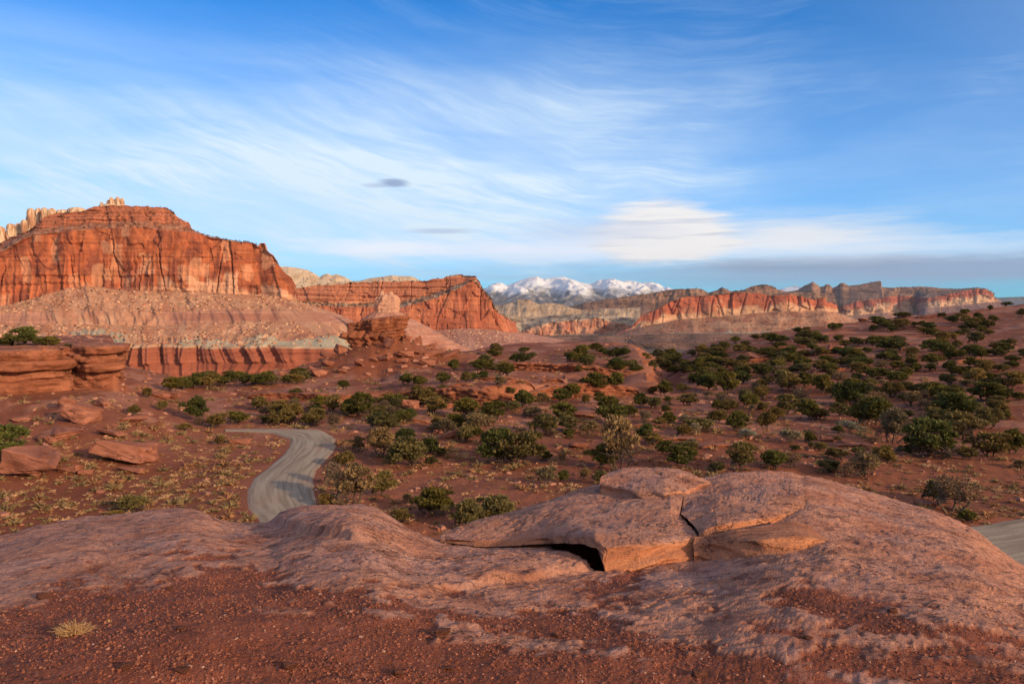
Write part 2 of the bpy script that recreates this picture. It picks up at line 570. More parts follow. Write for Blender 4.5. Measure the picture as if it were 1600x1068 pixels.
# ------------------------------------------------------------------ ground sheet
def build_ground():
    az_in = np.linspace(R_(-37), R_(37), 600)
    az_out = np.linspace(R_(37), R_(323), 90)[1:-1]
    azs = np.concatenate([az_in, az_out, [R_(323)]])
    rs = np.concatenate([np.geomspace(9, 46, 16)[:-1], np.geomspace(46, 330, 270), np.geomspace(330, 3000, 70)[1:], np.geomspace(3000, 27000, 20)[1:]])
    A, Rr = np.meshgrid(azs, rs)
    Yr = Rr / np.cos(np.where(np.abs(A) < R_(37.1), A, R_(37)))     # rows at equal depth in view
    X, Y = Yr * np.sin(A), Yr * np.cos(A)
    Z = ground_z(X, Y)
    r = np.hypot(X, Y)
    U = 800 + 1200 * np.tan(np.clip(np.arctan2(X, Y), -1.1, 1.1))
    n = fbm(X / 25, Y / 25, 4, 60) + 0.5 * fbm(X / 4, Y / 4, 3, 64)
    colr = lerp3(np.clip(0.5 + 0.5 * n, 0, 1), (0.185, 0.058, 0.028), (0.285, 0.100, 0.052))
    pale = sstep(fbm(X / 9, Y / 14, 5, 70, 0.6), 0.08, 0.35) * sstep(r, 90, 110)      # bare rock pavement
    colr = lerp3(pale * 0.7, colr, (0.37, 0.165, 0.105))
    gx = np.gradient(Z, axis=0) / np.maximum(np.gradient(r, axis=0), 1e-3)
    colr = lerp3(sstep(np.abs(gx), 0.35, 1.0) * 0.6, colr, (0.33, 0.12, 0.065))
    md = sstep(0.95 - np.sqrt(((X - MX) / 24) ** 2 + ((Y - MY) / 27) ** 2), 0, 0.5)
    colr = lerp3(md * 0.7, colr, (0.215, 0.062, 0.028))
    vd = sstep(r, 330, 700)
    far = lerp3(np.clip(0.5 + 0.8 * fbm(X / 400, Y / 400, 5, 80), 0, 1), (0.12, 0.080, 0.052), (0.23, 0.145, 0.095))
    far = lerp3(sstep(fbm(X / 120, Y / 200, 4, 84), 0.1, 0.5) * 0.8, far, (0.07, 0.060, 0.038))
    colr = lerp3(vd, colr, far)
    nr, nc = X.shape
    f = grid_faces(nr, nc)
    i = np.arange(nr - 1) * nc
    f = np.concatenate([f, np.stack([i + nc - 1, i, i + nc, i + 2 * nc - 1], 1)])
    me = mesh_np('ground', np.stack([X, Y, Z], -1), f[:, ::-1], M_GROUND, colr)
    tag(link('ground', me), kind='structure')


build_ground()

# ------------------------------------------------------------------ road
def build_road():
    m = bpy.data.materials.new('graded_gravel_road')
    m.use_nodes = True
    t = NT(m.node_tree)
    tc = t.n('ShaderNodeTexCoord')
    ux, uy, _ = t.sep(tc.outputs['UV'])
    tracks = t.noise(t.xyz(t.m('MULTIPLY', ux, 14.0), t.m('MULTIPLY', uy, 0.7), 0.0), 1.0, 5, 0.6, 0.4)
    patch = t.noise(t.xyz(t.m('MULTIPLY', ux, 2.0), t.m('MULTIPLY', uy, 1.0), 5.0), 0.6, 4)
    fine = t.noise(tc.outputs['Object'], 6.0, 6, 0.7)
    c = t.mix(t.ss(tracks, 0.3, 0.7), (0.225, 0.172, 0.125), (0.375, 0.305, 0.230))
    c = t.mix(t.m('MULTIPLY', t.ss(patch, 0.53, 0.72), 0.6), c, (0.36, 0.20, 0.13))
    edge = t.m('ABSOLUTE', t.m('SUBTRACT', t.m('MULTIPLY', ux, 2.0), 1.0))
    edge = t.m('ADD', edge, t.m('MULTIPLY', t.m('SUBTRACT', fine, 0.5), 0.35))
    c = t.mix(t.m('MULTIPLY', t.ss(edge, 0.84, 1.02), 0.85), c, (0.28, 0.13, 0.085))
    g = t.n('ShaderNodeCombineColor')
    for i in range(3):
        t.put(g.inputs[i], t.m('ADD', 0.78, t.m('MULTIPLY', fine, 0.44)))
    c = t.mix(1.0, c, g.outputs[0], 'MULTIPLY')
    b = t.n('ShaderNodeBsdfPrincipled')
    t.put(b.inputs['Base Color'], c)
    b.inputs['Roughness'].default_value = 0.95
    b.inputs['Specular IOR Level'].default_value = 0.1
    bp = t.n('ShaderNodeBump')
    bp.inputs['Strength'].default_value, bp.inputs['Distance'].default_value = 0.5, 0.05
    t.put(bp.inputs['Height'], t.m('ADD', fine, tracks))
    t.put(b.inputs['Normal'], bp.outputs[0])
    t.put(t.n('ShaderNodeOutputMaterial').inputs['Surface'], b.outputs[0])
    k = np.linspace(0, 1, 15)
    wob = 0.25 * fbm(np.arange(320) / 6.0, np.zeros(320), 3, 3)
    dirn = RR - RL
    dirn = dirn / np.hypot(dirn[:, :1], dirn[:, 1:])
    L, Rr = RL - dirn * (0.3 + wob[:, None]), RR + dirn * (0.3 + wob[::-1, None])
    xy = L[:, None, :] * (1 - k[None, :, None]) + Rr[:, None, :] * k[None, :, None]
    z = ground_z(xy[..., 0], xy[..., 1], False) + 0.05 + 0.09 * (1 - (2 * k - 1) ** 2)[None, :]
    z[:, 0] -= 0.12; z[:, -1] -= 0.12
    me = mesh_np('road', np.concatenate([xy, z[..., None]], -1), grid_faces(320, 15), m)
    uv = me.uv_layers.new(name='UVMap')
    d = np.concatenate([[0], np.cumsum(np.hypot(*np.diff(RC, axis=0).T))])
    uvv = np.stack([np.broadcast_to(k, (320, 15)), np.broadcast_to(d[:, None] / 6.0, (320, 15))], -1).reshape(-1, 2)
    li = np.empty(len(me.loops), np.int32); me.loops.foreach_get('vertex_index', li)
    uv.data.foreach_set('uv', uvv[li].ravel().astype(np.float32))
    tag(link('road', me), 'pale graded dirt road bending below the rocks', kind='structure')


build_road()

# ------------------------------------------------------------------ lofted landforms
def lev(tab, s):
    t = np.array(tab, float)
    return P(np.interp(s, t[:, 0], t[:, 1]), np.interp(s, t[:, 0], t[:, 2]), np.interp(s, t[:, 0], t[:, 3]))


def smooth1(a, k):
    if k < 2:
        return a
    ker = np.hanning(k + 2)[1:-1]; ker /= ker.sum()
    p = np.concatenate([np.repeat(a[:1], k, 0), a, np.repeat(a[-1:], k, 0)])
    return np.stack([np.convolve(p[:, i], ker, 'same') for i in range(a.shape[1])], 1)[k:-k]


class Loft:
    """a landform spanned between level curves, foot to top"""
    def __init__(s, levels, rows, ref, sm=15):
        s.pos, s.zone, s.fr = [], [], []
        for i, (a, b) in enumerate(zip(levels[:-1], levels[1:])):
            f = np.linspace(0, 1, rows[i] + 1)
            if i < len(rows) - 1:
                f = f[:-1]
            for q in f:
                s.pos.append(a * (1 - q) + b * q); s.zone.append(i); s.fr.append(q)
        s.pos = np.array(s.pos); s.zone = np.array(s.zone); s.fr = np.array(s.fr)
        p = smooth1(levels[ref][:, :2], sm)
        t = np.gradient(p, axis=0)
        nrm = np.stack([t[:, 1], -t[:, 0]], 1)
        nrm = smooth1(nrm / np.maximum(np.hypot(nrm[:, :1], nrm[:, 1:]), 1e-9), sm)
        s.nrm = nrm / np.maximum(np.hypot(nrm[:, :1], nrm[:, 1:]), 1e-9)
        d = np.concatenate([[0], np.cumsum(np.hypot(*np.diff(p, axis=0).T))])
        s.L = np.broadcast_to(d[None, :], s.pos.shape[:2])
        s.Z = s.pos[..., 2].copy()

    def amp(s, vals, sm=7):
        """per-row amplitude from one value per zone"""
        a = np.array([vals[z] for z in s.zone], float)[:, None]
        return smooth1(a, sm)

    def push(s, d):
        s.pos[..., 0] += s.nrm[None, :, 0] * d
        s.pos[..., 1] += s.nrm[None, :, 1] * d

    def build(s, parent, names, mat, cols, smooth=True):
        """one part per named run of zones"""
        loc = np.array(parent.location)
        out = {}
        nc = s.pos.shape[1]
        for nm, z0, z1 in names:
            rows = np.nonzero((s.zone >= z0) & (s.zone <= z1))[0]
            rows = np.arange(rows[0], min(rows[-1] + 2, len(s.zone)))
            me = mesh_np(nm, s.pos[rows] - loc, grid_faces(len(rows), nc), mat, cols[rows], smooth)
            out[nm] = link(nm, me, parent)
        return out


ROCK_V = np.array([[-1, -1, -1], [1, -1, -1], [1, 1, -1], [-1, 1, -1], [-1, -1, 1], [1, -1, 1], [1, 1, 1], [-1, 1, 1]], float)
ROCK_F = np.array([[0, 2, 1], [0, 3, 2], [4, 5, 6], [4, 6, 7], [0, 1, 5], [0, 5, 4], [1, 2, 6], [1, 6, 5], [2, 3, 7], [2, 7, 6], [3, 0, 4], [3, 4, 7]])


def rubble(name, pts, size, colr, mat, parent=None, flatn=0.7, loc=(0, 0, 0)):
    """many small angular stones joined into one part"""
    n = len(pts)
    v = ROCK_V[None] * (0.5 + 0.32 * RNG.random((n, 8, 3)))
    v[:, 4:, :2] *= 0.45 + 0.5 * RNG.random((n, 1, 1))
    v[..., 2] *= flatn
    a = RNG.random(n) * 6.283
    ca, sa = np.cos(a)[:, None], np.sin(a)[:, None]
    x, y = v[..., 0] * ca - v[..., 1] * sa, v[..., 0] * sa + v[..., 1] * ca
    tilt = (RNG.random(n) - 0.5)[:, None] * 1.0
    z = v[..., 2] * np.cos(tilt) + x * np.sin(tilt)
    x = x * (0.7 + 0.8 * RNG.random((n, 1)))
    vv = np.stack([x, y, z], -1) * np.asarray(size)[:, None, None] * 0.62 + pts[:, None, :] - np.array(loc)
    f = (ROCK_F[None] + (np.arange(n) * 8)[:, None, None]).reshape(-1, 3)
    c = np.repeat(colr, 8, 0)
    me = mesh_np(name, vv, f, mat, c, smooth=False)
    o = link(name, me, parent)
    o['kind'] = 'stuff'
    return o


def blobs(name, pts, size, parent, loc=(0, 0, 0), col0=(0.035, 0.042, 0.018)):
    """far-off bushes too small to tell apart"""
    n = len(pts)
    k = 9
    d = RNG.normal(size=(n, k, 3)); d /= np.linalg.norm(d, axis=-1, keepdims=True)
    d[..., 2] = np.abs(d[..., 2])
    c0 = pts[:, None, :] + d * (np.asarray(size)[:, None, None] * (0.25 + 0.3 * RNG.random((n, k, 1))))
    e = RNG.normal(size=(n, k, 3, 3)) * (np.asarray(size)[:, None, None, None] * 0.24)
    vv = c0[:, :, None, :] + e - np.array(loc)
    f = np.arange(n * k * 3).reshape(-1, 3)
    cc = np.repeat(np.array(col0)[None] * (0.6 + 0.9 * RNG.random((n, 1))), k * 3, 0)
    o = link(name, mesh_np(name, vv, f, M_LEAF, cc, False), parent)
    o['kind'] = 'stuff'
    return o


def sample_zone(L, zones, n, cols=None, bias=None):
    """random points on some zones of a loft"""
    rows = np.nonzero(np.isin(L.zone, zones))[0]
    ri = RNG.choice(rows, n)
    ci = RNG.integers(0, L.pos.shape[1] - 1, n)
    ok = np.ones(n, bool) if bias is None else RNG.random(n) < bias[ri, ci]
    return ri[ok], ci[ok]


RED, ORANGE = np.array((0.33, 0.090, 0.042)), np.array((0.41, 0.128, 0.056))
VARN, CREAM, PINK = np.array((0.20, 0.060, 0.036)), np.array((0.60, 0.43, 0.29)), np.array((0.44, 0.205, 0.135))
GREYG = np.array((0.40, 0.35, 0.25))


def mesa_near():
    s = np.concatenate([np.linspace(-330, -20, 110)[:-1], np.linspace(-20, 452, 520)[:-1], np.linspace(452, 520, 70)])
    foot = [(-330, -330, 602, 760), (0, 0, 602, 770), (180, 180, 594, 780), (300, 300, 598, 780), (400, 400, 594, 790), (430, 470, 588, 795), (452, 548, 574, 800), (520, 640, 560, 1300)]
    bmid = [(-330, -330, 570, 782), (180, 180, 570, 790), (300, 300, 566, 794), (430, 458, 564, 802), (452, 540, 560, 808), (520, 620, 550, 1300)]
    btop = [(-330, -330, 540, 790), (180, 180, 540, 800), (260, 260, 537, 803), (330, 330, 541, 803), (420, 430, 539, 808), (452, 532, 543, 814), (520, 600, 540, 1300)]
    gtop = [(-330, -330, 515, 850), (60, 60, 522, 850), (110, 110, 517, 860), (150, 150, 511, 866), (200, 200, 519, 866), (240, 240, 526, 858), (330, 330, 524, 860), (400, 425, 519, 865), (452, 517, 522, 866), (520, 580, 520, 1300)]
    pbot = [(-330, -330, 505, 905), (30, 30, 506, 905), (245, 247, 508, 905), (300, 305, 505, 905), (400, 420, 500, 908), (452, 499, 504, 912), (520, 555, 505, 1300)]
    ptop = [(-330, -330, 488, 925), (30, 30, 489, 925), (140, 140, 485, 928), (245, 246, 488, 925), (300, 304, 485, 930), (400, 412, 482, 935), (452, 479, 487, 940), (520, 525, 490, 1300)]
    cbase = [(-330, -330, 490, 985), (0, 0, 479, 990), (70, 70, 461, 1000), (112, 112, 449, 1005), (140, 140, 447, 1005), (225, 225, 455, 1000), (295, 295, 455, 1000), (400, 400, 461, 1005), (445, 446, 466, 1005), (452, 454, 470, 1015), (520, 458, 470, 1300)]
    rim = [(-330, -330, 400, 1004), (0, 0, 393, 1006), (50, 50, 367, 1014), (124, 124, 360, 1018), (210, 210, 354, 1014), (303, 303, 363, 1014), (330, 330, 371, 1014), (360, 360, 377, 1014), (395, 395, 380, 1016), (404, 404, 386, 1016), (408, 407, 380, 1016), (414, 414, 380, 1016), (417, 417, 391, 1016), (427, 426, 397, 1016), (436, 434, 408, 1016), (444, 442, 427, 1016), (449, 448, 438, 1016), (452, 452, 447, 1022), (520, 457, 452, 1300)]
    cb = [(-330, -330, 396, 1050), (0, 0, 384, 1050), (60, 60, 357, 1052), (124, 124, 350, 1052), (210, 210, 345, 1048), (285, 285, 350, 1046), (303, 302, 361, 1040), (330, 330, 370, 1040), (360, 360, 376, 1040), (395, 394, 379.5, 1040), (417, 415, 391, 1040), (436, 433, 408, 1040), (452, 450, 447, 1045), (520, 456, 452, 1300)]
    ct = [(-330, -330, 392, 1070), (0, 0, 378, 1070), (40, 40, 362, 1066), (60, 62, 350, 1064), (70, 70, 338, 1064), (85, 85, 335, 1064), (135, 135, 329, 1064), (155, 155, 322, 1064), (195, 195, 321.5, 1062), (240, 240, 323, 1060), (262, 262, 326, 1058), (272, 272, 332, 1056), (280, 279, 341, 1054), (296, 295, 347, 1052), (301, 300, 358, 1048), (330, 329, 369.5, 1050), (360, 359, 375.5, 1050), (395, 394, 379.5, 1050), (417, 415, 391, 1050), (436, 433, 409, 1050), (452, 449, 448, 1055), (520, 455, 452, 1300)]
    levels = [lev(t, s) for t in (foot, bmid, btop, gtop, pbot, ptop, cbase, rim, cb, ct)]
    back = levels[-1].copy(); back[:, 1] += 160; back[:, 0] *= back[:, 1] / (back[:, 1] - 160); back[:, 2] -= 6
    rows = [26, 34, 26, 20, 22, 46, 92, 16, 40, 6]
    L = Loft(levels + [back], rows, 6, 21)
    l, z = L.L, L.Z
    # zones: 0 fans 1 badland wall 2 grey hills 3 talus 4 purple wall 5 talus 6 cliff 7 ledge slope 8 cap 9 top
    flute = 1 - np.abs(pn(l / 19 + 0.7 * pn(l / 60, z / 60, 3), z / 260, 2)) * 2.3
    flute2 = 1 - np.abs(pn(l / 7.5, z / 120, 4)) * 2
    gz = L.fr[:, None]
    L.push(L.amp([0.35, 1, 0.12, 0, 0.25, 0, 0, 0, 0, 0]) * (10 * flute + 3.4 * flute2))
    L.push(L.amp([0.2, 1, 0.2, 0, 0.6, 0, 0, 0, 0.3, 0]) * 1.3 * pn(z / 3.2, l / 300, 8))
    hills = np.maximum(0, pn(l / 26, 0 * l, 15) + 0.25) * 13 * np.sin(np.clip(gz, 0, 1) * 3.14) * (0.25 + 0.75 * sstep(s, 90, 115) * (1 - sstep(s, 200, 220)))[None, :]
    L.push((L.zone == 2)[:, None] * hills)
    L.pos[..., 2] += (L.zone == 2)[:, None] * (2.0 * ridge(l / 11, z / 200, 2, 18) * np.sin(gz * 3.14))
    tal = 5.4 * fbm(l / 34, z / 40, 5, 22) + 4.2 * ridge(l / 38 + 0.3 * pn(z / 30, l / 60, 26), z / 160, 3, 25)
    L.push(L.amp([0.3, 0.1, 0.7, 1, 0.6, 1, 0.1, 0.8, 0.3, 0.6]) * tal)
    butt = 11 * fbm(l / 95, z / 260, 3, 30) + 4.0 * blocks(l, z, 34, 70, 33, 0.6) + 1.5 * blocks(l, z, 22, 22, 36, 0.7) + 0.5 * blocks(l, z, 9, 8, 39, 0.6)
    crack = -6 * sstep(-np.abs(pn(l / 60, z / 700, 42)), -0.022, 0) * sstep(pn(l / 60, z / 70, 43), 0.05, 0.35) - 2.2 * sstep(-np.abs(pn(l / 26, z / 400, 44)), -0.03, 0) * sstep(pn(l / 30, z / 24, 45), 0.1, 0.35)
    fl = 2.2 * (1 - 2 * np.abs(pn(l / 9, z / 110, 46))) * sstep(-gz, -0.8, -0.2) * (1 - sstep(l, 480, 640))        # fluted feet of the wall
    L.push(L.amp([0, 0, 0, 0, 0.1, 0, 1, 0.25, 0.35, 0.1], 5) * (butt + crack + fl))
    bed = 1.6 * pn(z / 4.5 + 0.4 * pn(l / 60, z / 30, 50), l / 160, 48) + 1.2 * blocks(z, l, 6.0, 40, 52)
    L.push(L.amp([0, 0, 0, 0, 0.4, 0, 0.75, 0.6, 1.7, 0.2], 3) * bed)
    L.pos[..., 2] += L.amp([0, 0, 0, 0, 0, 0, 0.0, 0.9, 0.5, 1.2], 3) * (0.9 * blocks(l, z, 7, 30, 56) + 0.8 * fbm(l / 8, z / 8, 3, 58))
    # colours
    zn, fr = L.zone[:, None] + 0 * l, gz + 0 * l
    strat = 0.5 + 0.5 * pn(z / 2.6 + 0.3 * pn(l / 40, z / 20, 61), l / 400, 60)
    n1 = np.clip(0.5 + 0.7 * fbm(l / 28, z / 40, 4, 62), 0, 1)
    c = lerp3(n1, RED, ORANGE)
    bad = lerp3(strat, (0.200, 0.056, 0.034), (0.31, 0.104, 0.062))
    bad = lerp3(sstep(fr, 0.80, 0.92) * (zn == 1) * (0.6 + 0.4 * pn(l / 30, z, 63)), bad, (0.50, 0.36, 0.235))
    talc = lerp3(np.clip(0.5 + 0.6 * fbm(l / 22, z / 22, 4, 64), 0, 1), (0.37, 0.155, 0.088), (0.54, 0.315, 0.195))
    talc = lerp3(0.25 * strat, talc, (0.38, 0.19, 0.14))
    gry = lerp3(np.clip(0.5 + 0.5 * fbm(l / 14, z / 30, 3, 66), 0, 1), GREYG * 0.86, GREYG * 1.1)
    su = s[None, :] + 14 * pn(l / 20, z / 14, 67)
    g1 = sstep(su, 98, 112) * (1 - sstep(su, 198, 212)) + sstep(su, 20, 35) * (1 - sstep(su, 60, 75))
    g2 = sstep(su, 262, 285)
    gmask = np.clip(g1 * sstep(fr + 0.25 * pn(l / 12, z / 12, 69), 1.0, 0.85) + g2 * sstep(fr + 0.5 * pn(l / 26, z / 30, 69), 0.62, 0.45), 0, 1)
    gryc = lerp3(gmask, talc, gry)
    pur = lerp3(strat, (0.32, 0.130, 0.085), (0.46, 0.235, 0.160))
    pmask = sstep(pn(l / 160, 0 * l, 71), -0.25, 0.05)
    pur = lerp3(pmask, talc, pur)
    varn = sstep(fbm(l / 30, z / 45, 5, 72) + 0.35 * fbm(l / 90, z / 50, 2, 74) + 0.3 * blocks(l, z, 30, 40, 73), 0.0, 0.35)
    cl = lerp3(varn * 0.8, c, VARN)
    cl = lerp3(sstep(strat, 0.72, 0.95) * 0.55 * (1 - 0.7 * varn), cl, (0.56, 0.30, 0.17))
    cl = lerp3(sstep(fr + 0.22 * blocks(l, z, 22, 26, 75) + 0.1 * pn(l / 10, z / 10, 78), 0.30, 0.14) * 0.75 * sstep(l, 380, 500), cl, (0.54, 0.31, 0.20))
    cl = lerp3(sstep(blocks(l, z, 13, 17, 76), 0.62, 0.7) * 0.4, cl, (0.55, 0.30, 0.18))
    cl = cl * (1 + 0.22 * fbm(l / 5, z / 30, 4, 79) + 0.16 * fbm(l / 30, z / 4, 3, 83))[..., None]
    ldg = lerp3(np.clip(0.5 + 0.8 * fbm(l / 10, z / 6, 3, 80), 0, 1), (0.26, 0.085, 0.042), (0.44, 0.205, 0.115))
    cap = lerp3(strat, (0.30, 0.09, 0.05), (0.45, 0.17, 0.09))
    cap = lerp3(sstep(strat, 0.75, 0.95) * 0.5, cap, (0.56, 0.37, 0.25))
    pick = [bad * 0.95, bad, gryc, talc, pur, talc, cl, ldg, cap, ldg]
    cols = np.zeros(L.pos.shape)
    for k, q in enumerate(pick):
        cols = np.where((zn == k)[..., None], q, cols)
    e = empty('mesa', (float(L.pos[0, 350, 0]), 800.0, -77.0))
    tag(e, 'nearest red mesa with sheer cliffs above a rubble slope and fluted badlands', kind='structure')
    L.build(e, [('badland_wall', 0, 1), ('grey_clay_hills', 2, 2), ('talus_slope', 3, 5), ('cliff_wall', 6, 6), ('ledge_slope', 7, 7), ('cap_rock', 8, 9)], M_CLIFF, cols)
    loc = np.array(e.location)
    ri, ci = sample_zone(L, [2, 3, 3, 5, 5, 5, 5, 5], 12000)
    sz = 0.7 + 3.8 * RNG.random(len(ri)) ** 5
    cc = lerp3(RNG.random(len(ri)) ** 1.6, (0.33, 0.14, 0.085), (0.56, 0.35, 0.225)) * (0.75 + 0.4 * RNG.random((len(ri), 1)))
    rubble('talus_boulder', L.pos[ri, ci], sz, cc, M_CLIFF, e, loc=loc)
    ri, ci = sample_zone(L, [7, 9, 8], 420)
    r2, c2 = sample_zone(L, [3, 5, 2], 330)
    pp = np.concatenate([L.pos[ri, ci], L.pos[r2, c2]])
    blobs('ledge_shrubs', pp, 1.2 + 2.0 * RNG.random(len(pp)), e, loc)
    # cream towers behind the shoulder, and the summit knob
    def tower(nm, u0, u1, vt, vb, y, seed, dep=16):
        n, rws = 36, 22
        a = np.linspace(0, 2 * np.pi, n + 1)[:-1]
        cx = P((u0 + u1) / 2, vb, y); hw = (u1 - u0) / 2400 * y
        zt = P(0, vt + 2.5 * pn(seed * 1.7, 0.3, 5), y)[2]; zb = cx[2] - 6
        f = np.linspace(0, 1, rws)[:, None]
        rad = (1 - 0.30 * f - 0.05) * np.where(f > 0.8, np.sqrt(np.clip(1 - ((f - 0.8) / 0.205) ** 2, 0, 1)) * 0.75 + 0.25 * (f < 0.99), 1)
        nz = 1 + 0.42 * pn(np.cos(a) * 1.8 + seed, np.sin(a) * 1.8 + f * 2.0, seed) + 0.25 * pn(np.cos(a) * 4 + seed, np.sin(a) * 4 + f * 5, seed + 3)
        x = cx[0] + np.cos(a) * hw * rad * nz; yy = y + dep * 0.5 + np.sin(a) * dep * 0.6 * rad * nz
        zz = zb + (zt - zb) * f + 0 * a
        v = np.stack([x, yy, zz], -1)
        i = np.arange(rws - 1)[:, None] * n + np.arange(n)[None]
        j = np.arange(rws - 1)[:, None] * n + (np.arange(n)[None] + 1) % n
        fc = np.stack([i, j, j + n, i + n], -1).reshape(-1, 4)
        cc = lerp3(np.clip(0.5 + 0.6 * pn(a * 3 + seed, f * 4, 9), 0, 1) + 0 * f, (0.46, 0.31, 0.20), (0.64, 0.50, 0.36))
        cc = lerp3(sstep(pn(a * 1.2 + seed * 0.7, f * 1.2 + seed, 5), -0.05, 0.3) * 0.7 + 0 * f, cc, (0.34, 0.125, 0.065))
        link(nm, mesh_np(nm, v - loc, fc, M_CLIFF, cc), e)
    for i, (u0, u1, vt, vb) in enumerate([(-14, 5, 353, 375), (5, 20, 347, 372), (19, 31, 347, 370), (28, 40, 344, 368), (38, 52, 325, 365), (50, 63, 322, 362), (60, 72, 322, 358), (70, 84, 325, 350), (80, 108, 326, 345), (98, 134, 324, 342)]):
        tower('cream_tower', u0, u1, vt, vb, 1110 + 6 * (i % 3), 3 + i * 5, 14)
    for i, (u0, u1, vt, vb) in enumerate([(155, 160, 316, 324), (165, 172, 313, 323), (169, 176, 309, 322), (174, 182, 311, 322), (179, 186, 307, 322), (185, 193, 309, 322), (150, 198, 319, 324)]):
        tower('summit_knob', u0, u1, vt, vb, 1072 + 2 * (i % 2), 60 + i * 7, 6)


mesa_near()


def mesa_mid():
    s = np.concatenate([np.linspace(425, 790, 520)[:-1], np.linspace(790, 860, 60)])
    foot = [(425, 425, 570, 1440), (600, 600, 566, 1400), (720, 745, 560, 1360), (790, 850, 553, 1400), (860, 960, 545, 2500)]
    cbase = [(425, 425, 498, 1650), (500, 500, 500, 1650), (560, 560, 506, 1645), (640, 640, 507, 1640), (681, 681, 515, 1640), (731, 731, 512, 1640), (770, 772, 514, 1650), (790, 790, 519, 1660), (860, 812, 519, 2500)]
    rim = [(425, 425, 473, 1668), (500, 500, 477, 1668), (585, 585, 479, 1668), (625, 625, 481, 1665), (681, 681, 465, 1662), (723, 723, 448, 1660), (735, 735, 439, 1660), (745, 744, 440, 1660), (755, 754, 452, 1662), (768, 766, 466, 1665), (778, 772, 478, 1668), (790, 777, 490, 1670), (860, 806, 505, 2500)]
    ub = [(425, 425, 470, 1700), (500, 500, 473, 1700), (585, 585, 474, 1700), (625, 625, 473, 1698), (681, 681, 458, 1690), (723, 722, 443, 1682), (735, 735, 437, 1680), (745, 744, 438, 1678), (755, 753, 450, 1678), (768, 765, 465, 1680), (790, 776, 489, 1680), (860, 805, 504, 2500)]
    top = [(425, 425, 454, 1716), (500, 500, 446, 1716), (560, 560, 441, 1716), (615, 615, 439, 1714), (653, 653, 439, 1712), (681, 681, 435, 1706), (715, 715, 429.5, 1702), (735, 735, 430, 1694), (744, 743, 433, 1690), (751, 750, 441, 1688), (756, 754, 449, 1688), (768, 765, 464, 1690), (774, 770, 471, 1690), (790, 775, 488, 1690), (860, 804, 503, 2500)]
    levels = [lev(t, s) for t in (foot, cbase, rim, ub, top)]
    back = levels[-1].copy(); back[:, 0] *= 1.12; back[:, 1] *= 1.12; back[:, 2] -= 4
    L = Loft(levels + [back], [50, 60, 14, 40, 6], 1, 19)
    l, z, fr = L.L, L.Z, L.fr[:, None] + 0 * L.L
    zn = L.zone[:, None] + 0 * l
    L.push(L.amp([1, 0.1, 0.6, 0.2, 0.4]) * (6 * fbm(l / 45, z / 45, 5, 102) + 3 * ridge(l / 25, z / 140, 2, 105)))
    butt = 11 * fbm(l / 110, z / 300, 3, 110) + 3.6 * blocks(l, z, 46, 70, 113, 0.7) + 1.6 * blocks(l, z, 16, 34, 116, 0.6) + 0.8 * blocks(l, z, 6, 12, 119, 0.6)
    crack = -8 * sstep(-np.abs(pn(l / 75, z / 800, 122)), -0.022, 0) * sstep(pn(l / 70, z / 70, 123), -0.1, 0.25)
    L.push(L.amp([0, 1, 0.25, 0.6, 0.1], 5) * (butt + crack))
    L.push(L.amp([0, 0.95, 0.6, 2.2, 0.2], 3) * (2 * pn(z / 5, l / 200, 128) + 1.6 * blocks(z, l, 8, 60, 132)))
    L.pos[..., 2] += L.amp([0, 0, 1, 0.5, 1.2], 3) * (1.6 * blocks(l, z, 12, 40, 136) + 1.2 * fbm(l / 14, z / 14, 3, 138))
    strat = 0.5 + 0.5 * pn(z / 4 + 0.4 * pn(l / 70, z / 30, 141), l / 600, 140)
    cl = lerp3(np.clip(0.5 + 0.7 * fbm(l / 40, z / 60, 4, 142), 0, 1), (0.33, 0.100, 0.055), (0.43, 0.155, 0.082))
    varn = sstep(fbm(l / 26, z / 110, 4, 145), 0.0, 0.5)
    cl = lerp3(varn * 0.6, cl, VARN * 1.2)
    cl = lerp3(sstep(strat, 0.78, 0.95) * 0.45, cl, (0.55, 0.33, 0.21))
    talc = lerp3(np.clip(0.5 + 0.6 * fbm(l / 30, z / 25, 4, 150), 0, 1), (0.33, 0.145, 0.10), (0.45, 0.235, 0.165))
    talc = lerp3(sstep(fr + 0.1 * pn(l / 30, z / 20, 153), 0.32, 0.2) * sstep(pn(l / 120, 0 * l, 154), 0.0, 0.3) * 0.8, talc, GREYG * 0.95)
    cl = cl * (1 + 0.22 * fbm(l / 8, z / 40, 4, 157) + 0.18 * fbm(l / 50, z / 6, 3, 158))[..., None]
    ldg = lerp3(np.clip(0.5 + 0.9 * fbm(l / 15, z / 8, 3, 156), 0, 1), (0.34, 0.15, 0.09), (0.55, 0.37, 0.25))
    up = lerp3(strat, (0.32, 0.105, 0.06), (0.48, 0.20, 0.11))
    up = lerp3(sstep(strat, 0.70, 0.9) * 0.6, up, (0.58, 0.40, 0.27))
    cols = np.zeros(L.pos.shape)
    for k, q in enumerate([talc, cl, ldg, up, ldg]):
        cols = np.where((zn == k)[..., None], q, cols)
    e = empty('mesa', (float(L.pos[0, 250, 0]), 1640.0, -90.0))
    tag(e, 'second red mesa behind the layered butte, ending in a steep nose', kind='structure')
    L.build(e, [('talus_slope', 0, 0), ('cliff_wall', 1, 1), ('ledge_slope', 2, 2), ('upper_cliff', 3, 4)], M_CLIFF, cols)
    loc = np.array(e.location)
    ri, ci = sample_zone(L, [0], 2600)
    cc = lerp3(RNG.random(len(ri)), (0.34, 0.15, 0.10), (0.58, 0.38, 0.27))
    rubble('talus_boulder', L.pos[ri, ci], 1.2 + 4.5 * RNG.random(len(ri)) ** 3, cc, M_CLIFF, e, loc=loc)
    ri, ci = sample_zone(L, [2, 2, 4], 900)
